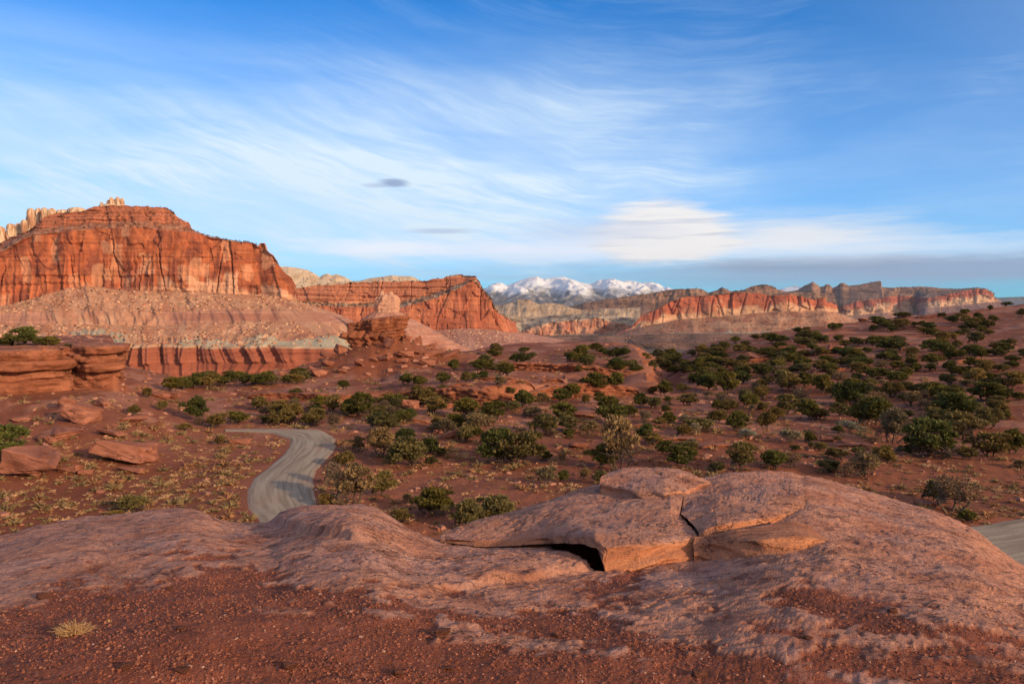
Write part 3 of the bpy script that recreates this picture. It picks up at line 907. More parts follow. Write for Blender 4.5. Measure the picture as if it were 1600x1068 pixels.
    blobs('ledge_shrubs', L.pos[ri, ci], 1.8 + 2.6 * RNG.random(len(ri)), e, loc)
    # cream sandstone hills behind
    s = np.linspace(410, 672, 320)
    t0 = [(410, 405, 462, 1900), (672, 680, 445, 1900)]
    t1 = [(410, 405, 430, 1990), (450, 450, 429, 1990), (500, 500, 438, 1990), (545, 545, 441, 1985), (672, 676, 440, 1985)]
    t2 = [(410, 402, 416, 2050), (445, 445, 416, 2050), (462, 462, 418, 2050), (478, 478, 421, 2050), (492, 492, 427, 2050), (500, 500, 433, 2045), (506, 505, 429, 2045), (512, 512, 427, 2045), (518, 518, 430, 2045), (526, 526, 428, 2045), (540, 540, 433, 2040), (550, 550, 439, 2040), (562, 562, 439, 2040), (580, 580, 434, 2040), (600, 600, 432, 2040), (612, 612, 430, 2040), (625, 625, 431, 2040), (642, 642, 431.5, 2040), (650, 650, 434, 2040), (656, 656, 439, 2040), (672, 674, 442, 2040)]
    lv = [lev(t, s) for t in (t0, t1, t2)]
    b = lv[-1].copy(); b[:, :2] *= 1.1; b[:, 2] -= 20
    H = Loft(lv + [b], [12, 36, 6], 1, 11)
    l, z = H.L, H.Z
    H.push(H.amp([0.5, 1, 0.5]) * (10 * fbm(l / 60, z / 40, 4, 202) + 3 * pn(z / 6, l / 150, 205) + 2.5 * blocks(l, z, 14, 18, 208)))
    cc = lerp3(np.clip(0.5 + 0.6 * fbm(l / 40, z / 12, 4, 210), 0, 1), (0.50, 0.34, 0.21), (0.64, 0.50, 0.35))
    e2 = empty('hill', (float(H.pos[0, 160, 0]), 1950.0, 40.0))
    tag(e2, 'cream sandstone hills rising behind the second red mesa', kind='structure')
    H.build(e2, [('hill_slope', 0, 2)], M_CLIFF, cc)
    ri, ci = sample_zone(H, [0], 260)
    blobs('ledge_shrubs', H.pos[ri, ci], 2.0 + 2.5 * RNG.random(len(ri)), e2, np.array(e2.location))


mesa_mid()


def far_country():
    # the long red wall across the valley
    s = np.concatenate([np.linspace(925, 1290, 420)[:-1], np.linspace(1290, 1340, 50)])
    foot = [(925, 925, 536, 3600), (960, 960, 536, 3500), (1003, 1003, 531, 3450), (1150, 1150, 530, 3450), (1290, 1300, 534, 3500), (1340, 1400, 520, 5000)]
    cb = [(925, 925, 533, 3700), (960, 960, 524, 3740), (985, 985, 514, 3780), (1003, 1003, 510, 3780), (1059, 1059, 499, 3800), (1150, 1150, 492, 3800), (1213, 1213, 486, 3800), (1288, 1288, 485, 3800), (1292, 1293, 486, 3830), (1340, 1305, 488, 5000)]
    tp = [(925, 925, 532, 3720), (960, 960, 522, 3760), (985, 985, 511, 3800), (994, 994, 503, 3800), (1003, 1003, 493, 3820), (1031, 1031, 481, 3820), (1050, 1050, 470, 3820), (1073, 1073, 463, 3820), (1110, 1110, 461, 3820), (1150, 1150, 457, 3820), (1182, 1182, 457, 3820), (1205, 1205, 461, 3820), (1236, 1236, 460, 3820), (1255, 1255, 464, 3820), (1275, 1275, 468, 3820), (1284, 1284, 465, 3820), (1290, 1289, 464, 3822), (1292, 1292, 472, 3840), (1340, 1303, 476, 5000)]
    lv = [lev(t, s) for t in (foot, cb, tp)]
    b = lv[-1].copy(); b[:, :2] *= 1.14; b[:, 2] *= 1.10; b[:, 2] -= 2
    L = Loft(lv + [b], [34, 44, 12], 1, 13)
    l, z, fr = L.L, L.Z, L.fr[:, None] + 0 * L.L
    zn = L.zone[:, None] + 0 * l
    L.push(L.amp([1, 0.2, 0.8]) * (16 * fbm(l / 110, z / 90, 5, 302) + 4 * ridge(l / 80, z / 300, 3, 305)))
    L.push(L.amp([0, 1, 0.2], 5) * (22 * fbm(l / 220, z / 600, 4, 310) + 12 * blocks(l, z, 90, 160, 313, 0.6) + 5 * blocks(l, z, 36, 60, 316, 0.6) - 14 * sstep(-np.abs(pn(l / 110, z / 500, 318)), -0.05, 0)))
    L.pos[..., 2] += L.amp([0, 0, 1], 3) * (5 * fbm(l / 60, z / 40, 4, 320) + 3 * blocks(l, z, 30, 30, 322))
    strat = 0.5 + 0.5 * pn(z / 9, l / 900, 330)
    cl = lerp3(sstep(fr + 0.35 * fbm(l / 70, z / 60, 4, 331), 0.55, 0.15), (0.37, 0.105, 0.055), (0.52, 0.30, 0.18))
    tal = lerp3(np.clip(0.5 + 0.7 * fbm(l / 70, z / 35, 4, 334), 0, 1), (0.25, 0.105, 0.062), (0.38, 0.205, 0.125))
    tal = lerp3(sstep(0.5 + 0.5 * pn(z / 12, l / 500, 335), 0.6, 0.85) * 0.55, tal, (0.42, 0.26, 0.17))
    tal = lerp3(sstep(fr + 0.1 * fbm(l / 60, z / 20, 3, 337), 0.36, 0.26) * 0.8, tal, (0.25, 0.215, 0.17))
    ldg = lerp3(np.clip(0.5 + 0.8 * fbm(l / 50, l / 50, 3, 336), 0, 1), (0.22, 0.10, 0.06), (0.38, 0.24, 0.16))
    cols = np.zeros(L.pos.shape)
    for k, q in enumerate([tal, cl * (0.85 + 0.3 * strat[..., None]), ldg]):
        cols = np.where((zn == k)[..., None], q, cols)
    e = empty('mesa', (float(L.pos[0, 190, 0]), 3500.0, -150.0))
    tag(e, 'long red and cream cliff wall across the valley, below the snowy range', kind='structure')
    L.build(e, [('talus_slope', 0, 0), ('cliff_wall', 1, 2)], M_FAR, cols)
    ri, ci = sample_zone(L, [0, 2], 900)
    blobs('ledge_shrubs', L.pos[ri, ci], 3 + 5 * RNG.random(len(ri)), e, np.array(e.location))

    def simple(name, label, tabs, n, rows, ampl, sc, cfun, mat=M_FAR, s0=None, s1=None, shrubs=0, blk=1.0, ssz=4):
        s = np.linspace(s0, s1, n)
        lv = [lev(t, s) for t in tabs]
        b = lv[-1].copy(); b[:, :2] *= 1.15; b[:, 2] -= 30
        H = Loft(lv + [b], rows + [8], 1, 9)
        l, z = H.L, H.Z
        H.push(ampl * fbm(l / sc, z / (sc * 0.8), 5, 402) + ampl * 0.5 * ridge(l / (sc * 0.5), z / sc, 3, 405) + blk * ampl * 0.5 * blocks(l, z, sc * 0.4, sc * 0.5, 408))
        H.pos[..., 2] += H.amp([0.2] * len(rows) + [1], 3) * ampl * 0.10 * fbm(l / (sc * 0.4), z / sc, 3, 411)
        cols = cfun(l, z, H.fr[:, None] + 0 * l, H.zone[:, None] + 0 * l)
        ee = empty(name, (float(H.pos[0, n // 2, 0]), float(H.pos[0, n // 2, 1]), float(H.pos[0].min(0)[2])))
        tag(ee, label, kind='structure')
        H.build(ee, [('rock_face', 0, len(rows))], mat, cols)
        if shrubs:
            ri, ci = sample_zone(H, list(range(len(rows) + 1)), shrubs)
            blobs('ledge_shrubs', H.pos[ri, ci], ssz + ssz * RNG.random(len(ri)), ee, np.array(ee.location))
        return H

    def redlow(l, z, fr, zn):
        c = lerp3(np.clip(0.5 + 0.7 * fbm(l / 60, z / 40, 4, 420), 0, 1), (0.36, 0.125, 0.075), (0.50, 0.285, 0.185))
        t = lerp3(np.clip(0.5 + 0.7 * fbm(l / 80, z / 30, 4, 422), 0, 1), (0.19, 0.12, 0.085), (0.33, 0.23, 0.16))
        u = lerp3(np.clip(0.5 + 0.9 * fbm(l / 50, z / 15, 4, 424), 0, 1), (0.20, 0.13, 0.08), (0.48, 0.36, 0.24))
        return np.where((zn == 0)[..., None], t, np.where((zn == 1)[..., None], c, u))
    simple('cliff', 'low broken red cliffs between the mesa nose and the long wall', [
        [(775, 770, 545, 3500), (860, 860, 546, 3600), (990, 995, 540, 3600)],
        [(775, 772, 530, 4000), (800, 800, 528, 4000), (862, 862, 523, 4000), (920, 920, 520, 4000), (990, 992, 518, 4000)],
        [(775, 772, 505, 4020), (800, 800, 515, 4020), (815, 815, 519, 4020), (830, 830, 512, 4020), (862, 862, 503, 4020), (920, 920, 498, 4020), (935, 935, 495.5, 4020), (950, 950, 501, 4020), (983, 983, 507, 4020), (990, 990, 510, 4020)],
        [(775, 772, 490, 4350), (830, 830, 498, 4350), (862, 862, 492, 4350), (935, 935, 490, 4350), (990, 992, 498, 4350)]],
        240, [18, 22, 16], 16, 120, redlow, s0=775, s1=990, shrubs=500)

    def beige(l, z, fr, zn):
        st = 0.5 + 0.5 * pn(z / 14, l / 700, 430)
        c = lerp3(np.clip(0.35 * st + 0.4 + 0.5 * fbm(l / 120, z / 60, 4, 432), 0, 1), (0.27, 0.180, 0.120), (0.47, 0.345, 0.235))
        return c
    simple('hill', 'grey beige sandstone domes below the snowy range', [
        [(760, 755, 520, 4500), (1000, 1010, 510, 4500)],
        [(760, 757, 497, 4900), (830, 830, 494, 4900), (900, 900, 500, 4900), (1000, 1000, 497, 4900)],
        [(760, 757, 480, 5100), (772, 772, 477, 5100), (790, 790, 475, 5100), (806, 806, 471, 5100), (809, 809, 468, 5100), (826, 826, 467, 5100), (829, 829, 470, 5100), (843, 843, 475, 5100), (850, 850, 474, 5100), (862, 862, 473, 5100), (880, 880, 476, 5100), (896, 896, 482, 5100), (918, 918, 485, 5100), (940, 940, 482, 5100), (1000, 1000, 480, 5100)]],
        260, [16, 30], 40, 260, beige, s0=760, s1=1000, shrubs=260, blk=0.4)

    def dark(l, z, fr, zn):
        st = 0.5 + 0.5 * pn(z / 16, l / 1200, 440)
        c = lerp3(np.clip(0.5 + 0.7 * fbm(l / 160, z / 50, 5, 442), 0, 1), (0.12, 0.064, 0.042), (0.28, 0.150, 0.095))
        return lerp3(sstep(st, 0.72, 0.95) * 0.5, c, (0.38, 0.28, 0.20))
    simple('ridge', 'dark brown ridge running behind the long red wall', [
        [(880, 880, 510, 5400), (1300, 1310, 500, 5400)],
        [(880, 880, 486, 5900), (1000, 1000, 480, 5900), (1300, 1305, 475, 5900)],
        [(880, 880, 482, 6100), (918, 918, 472, 6100), (950, 950, 467, 6100), (988, 988, 462, 6100), (1020, 1020, 458, 6100), (1040, 1040, 453, 6100), (1060, 1060, 451, 6100), (1095, 1095, 451, 6100), (1103, 1103, 455, 6100), (1108, 1108, 457, 6100), (1120, 1120, 453, 6100), (1126, 1126, 449.5, 6100), (1132, 1132, 451, 6100), (1140, 1140, 455, 6100), (1160, 1160, 453, 6100), (1177, 1177, 447, 6100), (1190, 1190, 444, 6100), (1197, 1197, 444, 6100), (1206, 1206, 447, 6100), (1214, 1214, 453, 6100), (1225, 1225, 456, 6100), (1300, 1300, 458, 6100)]],
        360, [14, 36], 45, 300, dark, s0=880, s1=1300, shrubs=500, ssz=7)

    def bench(l, z, fr, zn):
        st = 0.5 + 0.5 * pn(z / 5, l / 900, 470)
        c = lerp3(np.clip(0.5 + 0.8 * fbm(l / 70, z / 14, 5, 472), 0, 1), (0.10, 0.052, 0.028), (0.31, 0.150, 0.082))
        return lerp3(sstep(st, 0.75, 0.95) * 0.6, c, (0.36, 0.27, 0.18))
    simple('terrace', 'dark brown valley terraces below the far red cliffs', [
        [(780, 775, 566, 1500), (1080, 1090, 566, 1500), (1250, 1260, 560, 1600)],
        [(780, 780, 543, 1900), (900, 900, 545, 1900), (1000, 1000, 546, 2000), (1080, 1085, 540, 2000), (1250, 1255, 540, 2000)],
        [(780, 780, 537, 1990), (850, 850, 539, 1990), (950, 950, 540, 2050), (1080, 1080, 533, 2100), (1250, 1250, 533, 2100)],
        [(780, 780, 533, 2500), (850, 850, 531, 2500), (950, 950, 530, 2600), (1080, 1080, 527, 2600), (1250, 1250, 527, 2600)],
        [(780, 780, 529, 2600), (850, 850, 527, 2600), (950, 950, 526, 2700), (1080, 1080, 524, 2700), (1250, 1250, 524, 2700)],
        [(780, 780, 525, 3300), (1080, 1080, 521, 3300), (1250, 1250, 521, 3300)]], 340, [16, 12, 14, 8, 14], 20, 150, bench, s0=780, s1=1250, shrubs=1000, ssz=2.4)

    def plat(l, z, fr, zn):
        st = 0.5 + 0.5 * pn(z / 14, l / 1500, 450)
        t = lerp3(np.clip(0.5 + 0.7 * fbm(l / 120, z / 60, 4, 452), 0, 1), (0.22, 0.11, 0.085), (0.34, 0.20, 0.155))
        c = lerp3(sstep(fr + 0.35 * fbm(l / 120, z / 80, 3, 454), 0.70, 0.3), (0.30, 0.090, 0.058), (0.50, 0.31, 0.20))
        u = lerp3(np.clip(0.4 * st + 0.3 + 0.5 * fbm(l / 200, z / 40, 4, 456), 0, 1), (0.11, 0.062, 0.042), (0.33, 0.185, 0.120))
        return np.where((zn == 0)[..., None], t, np.where((zn == 1)[..., None], c, u))
    simple('plateau', 'far plateau with pale cliff bands and small peaked tops on the skyline', [
        [(1225, 1215, 520, 5700), (1430, 1430, 515, 6000), (1560, 1600, 500, 5600)],
        [(1225, 1220, 500, 6600), (1300, 1300, 502, 6600), (1328, 1328, 492, 6550), (1385, 1385, 487, 6550), (1405, 1400, 488, 7000), (1440, 1436, 486, 7000), (1450, 1450, 480, 6500), (1545, 1545, 471, 6500), (1560, 1563, 470, 6600)],
        [(1225, 1220, 484, 6650), (1300, 1300, 484, 6650), (1330, 1330, 474, 6600), (1341, 1341, 470, 6600), (1373, 1373, 466, 6600), (1385, 1385, 462, 6600), (1405, 1400, 462, 7060), (1440, 1436, 463, 7060), (1450, 1450, 466, 6540), (1480, 1480, 459, 6540), (1525, 1525, 451, 6540), (1541, 1541, 452, 6540), (1555, 1554, 459, 6560), (1560, 1558, 468, 6650)],
        [(1225, 1220, 458, 7400), (1249, 1249, 453, 7400), (1258, 1258, 446, 7400), (1268, 1268, 439.5, 7400), (1279, 1279, 448, 7400), (1284, 1284, 448, 7400), (1288, 1288, 444, 7400), (1294, 1294, 446, 7400), (1300, 1300, 450, 7400), (1308, 1308, 447, 7400), (1313, 1313, 442, 7400), (1319, 1319, 442, 7400), (1326, 1326, 446, 7400), (1340, 1340, 445, 7400), (1360, 1360, 441, 7400), (1370, 1370, 439, 7400), (1375.5, 1375.5, 438.5, 7400), (1377, 1377, 448, 7400), (1385, 1385, 449.5, 7400), (1443, 1443, 447.5, 7400), (1465, 1465, 449.5, 7400), (1484, 1484, 451.5, 7400), (1525, 1525, 449.5, 7400), (1541, 1541, 451, 7400), (1556, 1555, 459, 7400), (1560, 1559, 468, 7400)]],
        420, [16, 26, 26], 34, 260, plat, s0=1225, s1=1560, shrubs=900, ssz=7)

    def blue(l, z, fr, zn):
        return np.broadcast_to(np.array((0.16, 0.15, 0.15)), l.shape + (3,)) * (0.9 + 0.2 * fbm(l / 400, z / 100, 3, 460)[..., None])
    simple('plain', 'far blue plain at the end of the plateau', [
        [(1530, 1530, 492, 9500), (1760, 1760, 492, 9500)], [(1530, 1530, 472, 14000), (1760, 1760, 470, 14000)],
        [(1530, 1530, 466, 15000), (1580, 1580, 464, 15000), (1640, 1640, 462, 15000), (1760, 1760, 464, 15000)]],
        120, [10, 10], 60, 900, blue, s0=1530, s1=1760)

    # snowy range: a ridged height field
    def mountains(label, crest, u0, u1, yc, half, n, nr, seed, vfoot):
        us = np.linspace(u0, u1, n)
        yy = np.linspace(yc - half, yc + half * 0.6, nr)
        Uu, Yy = np.meshgrid(us, yy)
        X = (Uu - 800) / 1200 * yc + 0 * Yy
        cz = P(us, np.interp(us, [q[0] for q in crest], [q[1] for q in crest]), yc)[:, 2]
        fz = P(us, vfoot + 0 * us, yc - half)[:, 2]
        d = np.where(Yy < yc, (yc - Yy) / half, (Yy - yc) / (half * 0.6))
        prof = np.clip(1 - d, 0, 1) ** 0.9
        H = (cz - fz)[None]
        wx = X + 260 * fbm(X / 900, Yy / 900, 3, seed + 9)
        rdg = ridge(wx / 1500, Yy / 3000, 4, seed)
        rel = (rdg - 0.75) * 0.22 * H * np.sin(np.clip(d, 0, 1) * 3.14) ** 0.7
        Z = fz[None] + H * prof + rel * np.where(Yy < yc, 1, 0.5) + 0.013 * H * fbm(X / 240, Yy / 240, 4, seed + 5)
        hh = (Z - fz[None]) / np.maximum(cz.max() - fz.min(), 1)
        gy, gx = np.gradient(Z)
        shape = fbm(X / 420, Yy / 420, 5, seed + 20)
        snow = sstep(hh + 0.14 * shape + 0.10 * (rdg - 0.8), 0.42, 0.62)
        patch = sstep(hh + 0.30 * fbm(X / 150, Yy / 260, 4, seed + 30), 0.30, 0.62) * 0.5
        rock = lerp3(np.clip(0.5 + shape, 0, 1), (0.085, 0.080, 0.085), (0.17, 0.15, 0.145))
        c = lerp3(np.maximum(snow, patch), rock, (0.80, 0.81, 0.84))
        return np.stack([X, Yy, Z], -1), c
    m1, c1 = mountains('', [(740, 456), (760, 449), (768, 444), (776, 441), (783, 441), (792, 446), (803, 441), (815, 437), (828, 433), (838, 431), (848, 436), (858, 436), (868, 433), (880, 432), (890, 435), (905, 440), (918, 443), (926, 442), (934, 438), (945, 437), (956, 436.5), (970, 440), (985, 439.5), (998, 443), (1010, 441.5), (1022, 444), (1032, 449), (1050, 455), (1090, 466)], 735, 1095, 20000, 4200, 340, 90, 500, 484)
    e = empty('mountain', (0, 15800, -300))
    tag(e, 'snow capped mountain range far beyond the mesas', kind='structure')
    link('snowy_slope', mesh_np('snowy_slope', m1 - np.array(e.location), grid_faces(*m1.shape[:2]), M_SNOW, c1), e)
    m2, c2 = mountains('', [(1195, 462), (1210, 455), (1222, 450), (1232, 448), (1240, 445.5), (1247, 448), (1256, 451), (1275, 462)], 1195, 1275, 22000, 3000, 110, 60, 530, 476)
    e = empty('mountain', (8000, 19000, -300))
    tag(e, 'small snowy peak showing over the dark ridge', kind='structure')
    link('snowy_slope', mesh_np('snowy_slope', m2 - np.array(e.location), grid_faces(*m2.shape[:2]), M_SNOW, c2), e)


far_country()
# ------------------------------------------------------------------ foreground knoll of bare rock
_edge = [(-900, 1000, 6.0), (-400, 905, 7.6), (0, 838, 8.6), (60, 822, 8.6), (130, 808, 8.7), (200, 803, 8.7), (250, 797, 8.7), (300, 795, 8.7), (335, 808, 8.3), (350, 817, 8.1), (425, 820, 8.0), (450, 808, 8.2), (500, 793, 8.4), (560, 787, 8.5), (590, 793, 8.3), (605, 805, 8.0), (625, 818, 7.7), (640, 832, 7.4), (690, 848, 7.2), (800, 852, 7.3), (900, 850, 7.4), (1000, 842, 7.6), (1100, 822, 8.2), (1200, 766, 9.5), (1235, 749, 10.1), (1260, 743, 10.3), (1300, 752, 10.2), (1340, 765, 9.9), (1400, 783, 9.4), (1450, 795, 9.0), (1500, 815, 8.6), (1525, 828, 8.4), (1545, 845, 8.0), (1570, 865, 7.7), (1600, 886, 7.4), (1700, 950, 6.8), (2500, 1100, 6.0)]
_ea = np.array(_edge)
_EA, _EK = ray(_ea[:, 0], _ea[:, 1])
_aa = np.linspace(_EA[0], _EA[-1], 3200)


def _gs(v, sig):
    k = int(sig / (_aa[1] - _aa[0]) * 3)
    g = np.exp(-0.5 * (np.arange(-k, k + 1) / (k / 3)) ** 2)
    return np.convolve(np.concatenate([np.full(k, v[0]), v, np.full(k, v[-1])]), g / g.sum(), 'valid')


_EK, _EY = _gs(np.interp(_aa, _EA, _EK), 0.009), _gs(np.interp(_aa, _EA, _ea[:, 2]), 0.03)
_EA, _EZ = _aa, _EK * _EY
YN, ZN = 2.6, -1.58


def knoll_base(x, y):
    a = x / y
    ye, ze = np.interp(a, _EA, _EY), np.interp(a, _EA, _EZ)
    f = (y - YN) / (ye - YN)
    fi = np.clip(f, 0, 1)
    z = ZN + (ze - ZN) * (0.22 * fi + 0.78 * fi ** 1.7)
    o = np.clip(y - ye, 0, None)
    z = z - 0.45 * o - 0.34 * o * o
    z = z + np.where(f < 0, -0.02 * f, 0)
    return z, f


VG = [(-400, 960), (0, 945), (60, 925), (130, 906), (200, 889), (260, 877), (320, 869), (370, 867), (400, 882), (440, 908), (500, 927), (560, 930), (620, 938), (700, 943), (780, 952), (900, 958), (1000, 978), (1080, 1012), (1150, 1032), (1250, 1040), (1300, 1012), (1400, 998), (1465, 1001), (1500, 993), (1600, 994), (2000, 990)]
CRE1 = [(600, 940), (640, 930), (702, 920), (773, 910), (823, 905), (877, 894), (925, 884), (960, 880)]
LIP = [(780, 842), (800, 845), (844, 855), (884, 864), (921, 881), (938, 886), (960, 884)]
CRE2 = [(400, 812), (422, 820), (476, 836), (508, 842), (545, 848), (620, 862)]
CRE3 = [(1260, 852), (1293, 845), (1340, 841), (1390, 842), (1431, 849), (1499, 872), (1566, 897), (1640, 915)]


def seg_d(u, v, a, b):
    a, b = np.array(a, float), np.array(b, float)
    t = np.clip(((u - a[0]) * (b[0] - a[0]) + (v - a[1]) * (b[1] - a[1])) / ((b - a) ** 2).sum(), 0, 1)
    return np.hypot(u - a[0] - t * (b[0] - a[0]), v - a[1] - t * (b[1] - a[1]))


def gravel_mask(x, y, u, v):
    n = fbm(x / 0.55, y / 0.35, 4, 601)
    n2 = n + 0.6 * fbm(x / 0.12, y / 0.10, 3, 603)
    m = sstep(v - T(u, VG) + 40 * n2, -5, 9)
    # loose patches lying on the rock
    for a, b, wd in [((925, 930), (985, 900), 24), ((1210, 935), (1330, 960), 22), ((1300, 965), (1400, 985), 20), ((1180, 985), (1290, 1000), 16), ((1330, 945), (1450, 965), 9), ((1100, 945), (1190, 985), 9)]:
        m = np.maximum(m, sstep(wd - seg_d(u, v, a, b) + 30 * n2, -4, 9))
    # bare rock showing through the loose cover
    for a, b, wd in [((560, 968), (640, 968), 5), ((690, 985), (790, 1000), 5), ((790, 1000), (900, 1018), 9), ((900, 1020), (1000, 1042), 7), ((1100, 965), (1190, 1010), 12), ((1180, 940), (1265, 985), 9), ((0, 945), (60, 930), 5), ((150, 908), (300, 890), 3), ((1360, 1020), (1410, 1035), 8), ((1480, 1025), (1600, 1055), 8), ((1230, 1060), (1420, 1075), 6), ((400, 962), (480, 970), 6)]:
        m = m * (1 - sstep(wd - seg_d(u, v, a, b) + 24 * n2, -4, 8))
    return m


def knoll_z(x, y, full=False):
    x = np.asarray(x, float); y = np.asarray(y, float)
    z, f = knoll_base(x, y)
    u, v = proj(x, y, z)
    inw = (f < 1.15)
    vc = T(u, CRE1) + 3 * pn(x / 0.3, y / 0.3, 610)
    e1 = sstep(vc - v, -1, 5) * (1 - sstep(vc - v, 15, 75)) * sstep(u, 610, 760) * (1 - sstep(u, 925, 945))
    z = z + (0.055 + 0.02 * pn(x / 0.25, y / 0.2, 616)) * e1
    lp = T(u, LIP)
    z = z - 0.6 * sstep(lp - v, -1, 7) * sstep(u, 790, 835) * (1 - sstep(u, 938, 948)) * (v > 770)
    vc2 = T(u, CRE2) + 3 * pn(x / 0.3, y / 0.3, 612)
    z = z + 0.07 * sstep(vc2 - v, -1.5, 2.5) * (1 - sstep(vc2 - v, 20, 60)) * sstep(u, 415, 440) * (1 - sstep(u, 540, 600)) * inw
    vc3 = T(u, CRE3) + 5 * pn(x / 0.3, y / 0.3, 614)
    z = z + 0.035 * sstep(v - vc3, -2, 3) * (1 - sstep(v - vc3, 12, 70)) * sstep(u, 1262, 1300)
    # broad swells, bedding streaks, flakes
    z = z + (0.05 * fbm(x / 2.2, y / 2.2, 2, 620) + 0.018 * fbm(x / 0.7, y / 0.7, 2, 622)) * sstep(f, 0.02, 0.2) * (1 - 0.7 * sstep(f, 0.85, 1.0))
    p = x * 0.45 + y * 0.89                                         # laminations run obliquely on the left
    k = p / 0.16 + 1.2 * fbm(x / 0.9, y / 0.9, 3, 630)
    lam = k - np.floor(k)
    g = gravel_mask(x, y, u, v)
    rock = 1 - g
    leftw = 1 - sstep(u, 330, 560)
    z = z + rock * inw * leftw * 0.010 * (sstep(lam, 0, 0.2) - lam)
    q = 2.6 * fbm(x / 0.8, y / 0.5, 4, 635)
    fr = q - np.floor(q)
    z = z + rock * inw * (1 - 0.6 * leftw) * 0.012 * (sstep(fr, 0, 0.10) - fr)
    pit = np.clip(fbm(x / 0.16, y / 0.16, 3, 640) - 0.15, 0, 1)
    z = z + rock * inw * (0.007 * fbm(x / 0.24, y / 0.24, 5, 645, 0.6) - 0.006 * pit + 0.005 + 0.007 * (1 - leftw) * fbm((x * 0.6 + y * 0.8) / 0.05, (x * 0.8 - y * 0.6) / 0.7, 3, 655))
    z = z + g * (0.006 * fbm(x / 0.12, y / 0.12, 3, 650) + 0.004 * pn(x / 0.02, y / 0.02, 652))
    if full:
        return z, f, u, v, g, pit, fr, lam, leftw
    return z


def cast_knoll(u, v):
    u, v = np.asarray(u, float), np.asarray(v, float)
    kx, kz = ray(u, v)
    ys = np.linspace(2.7, 11, 700)
    Y = ys[None, :] + 0 * kx[:, None]
    gz = knoll_base(kx[:, None] * Y, Y)[0] + 0.02
    hit = gz >= kz[:, None] * Y
    i = np.where(hit.any(1), hit.argmax(1), ((gz - kz[:, None] * Y) / Y).argmax(1))
    y = ys[i]
    return np.stack([kx * y, y, gz[np.arange(len(i)), i]], -1)


PINKR, SOIL = np.array((0.40, 0.205, 0.155)), np.array((0.170, 0.052, 0.028))


def build_knoll():
    a = np.concatenate([np.linspace(-1.4, -0.74, 24)[:-1], np.linspace(-0.74, 0.74, 800), np.linspace(0.74, 1.4, 12)[1:]])
    ye = np.interp(a, _EA, _EY)
    f = np.concatenate([np.linspace(-0.22, 0.0, 6)[:-1], np.linspace(0, 1, 280) ** 0.85, 1 + np.linspace(0, 1, 36)[1:] ** 1.4 * 1.25])
    Y = YN + (ye - YN)[None, :] * f[:, None]
    Y = np.where(f[:, None] > 1, ye[None, :] + (f[:, None] - 1) / 1.25 * 6.6, Y)
    X = a[None, :] * Y
    Z, F, U, V, G, pit, fr, lam, leftw = knoll_z(X, Y, True)
    n = fbm(X / 0.5, Y / 0.5, 4, 660)
    c = lerp3(np.clip(0.5 + 0.55 * n, 0, 1), (0.385, 0.160, 0.098), (0.53, 0.265, 0.178))
    lav = sstep(fbm(X / 0.7, Y / 0.7, 5, 665, 0.6), 0.05, 0.45)
    c = lerp3(lav * 0.45 * (1 - sstep(U, 1350, 1500) * 0.6), c, (0.41, 0.245, 0.21))
    c = lerp3(sstep(pit, 0.05, 0.35) * 0.65, c, (0.20, 0.085, 0.062))
    c = lerp3(sstep(fr, 0.86, 1.0) * 0.35 * (1 - 0.5 * leftw), c, (0.22, 0.09, 0.06))
    c = lerp3(sstep(lam, 0.8, 1.0) * 0.5 * leftw, c, (0.20, 0.095, 0.075))
    stain = sstep(fbm(X / 0.35, Y / 0.5, 4, 668), 0.3, 0.6) * sstep(U, 650, 800)
    c = lerp3(stain * 0.2, c, (0.235, 0.115, 0.10))
    s = lerp3(np.clip(0.5 + 0.6 * fbm(X / 0.3, Y / 0.3, 4, 670), 0, 1), SOIL * 1.0, SOIL * 1.6)
    s = lerp3(sstep(pn(X / 0.018, Y / 0.018, 672), 0.35, 0.6) * 0.5, s, (0.36, 0.17, 0.115))
    c = lerp3(G, c, s)
    c = lerp3(sstep(F, 1.05, 1.5), c, (0.36, 0.16, 0.10))
    V3 = np.stack([X, Y, Z], -1)
    r, k = X.shape
    me = mesh_np('rock_ground', V3, grid_faces(r, k), M_ROCK, c)
    tag(link('rock_ground', me), 'bare pink sandstone knoll with loose red gravel on it', kind='structure')
    # loose gravel
    n = 90000
    aa = RNG.uniform(-0.72, 0.72, n)
    yy = 2.9 + 5.6 * RNG.random(n) ** 1.5
    xx = aa * yy
    z, F, U, V, G, *_ = knoll_z(xx, yy, True)
    keep = (F < 0.95) & (RNG.random(n) < np.where(G > 0.5, 0.95, 0.035)) & (V < 1120)
    keep &= (RNG.random(n) < 0.35 + 0.8 * sstep(fbm(xx / 0.5, yy / 0.5, 3, 680), -0.4, 0.4))
    idx = np.nonzero(keep)[0][:34000]
    sz = (0.0042 + 0.012 * RNG.random(len(idx)) ** 4) * (0.75 + 0.09 * yy[idx])
    t = RNG.random((len(idx), 1)) ** 1.5
    cc = np.array((0.19, 0.060, 0.033)) * (1 - t) + np.array((0.32, 0.125, 0.078)) * t
    cc = np.where(RNG.random((len(idx), 1)) < 0.03, np.array((0.44, 0.25, 0.19)), cc)
    o = rubble('gravel', np.stack([xx[idx], yy[idx], z[idx] + sz * 0.1], -1), sz, cc, M_GRAVEL, None, 0.6)
    tag(o, 'loose red gravel covering the near rock', kind='stuff')


build_knoll()


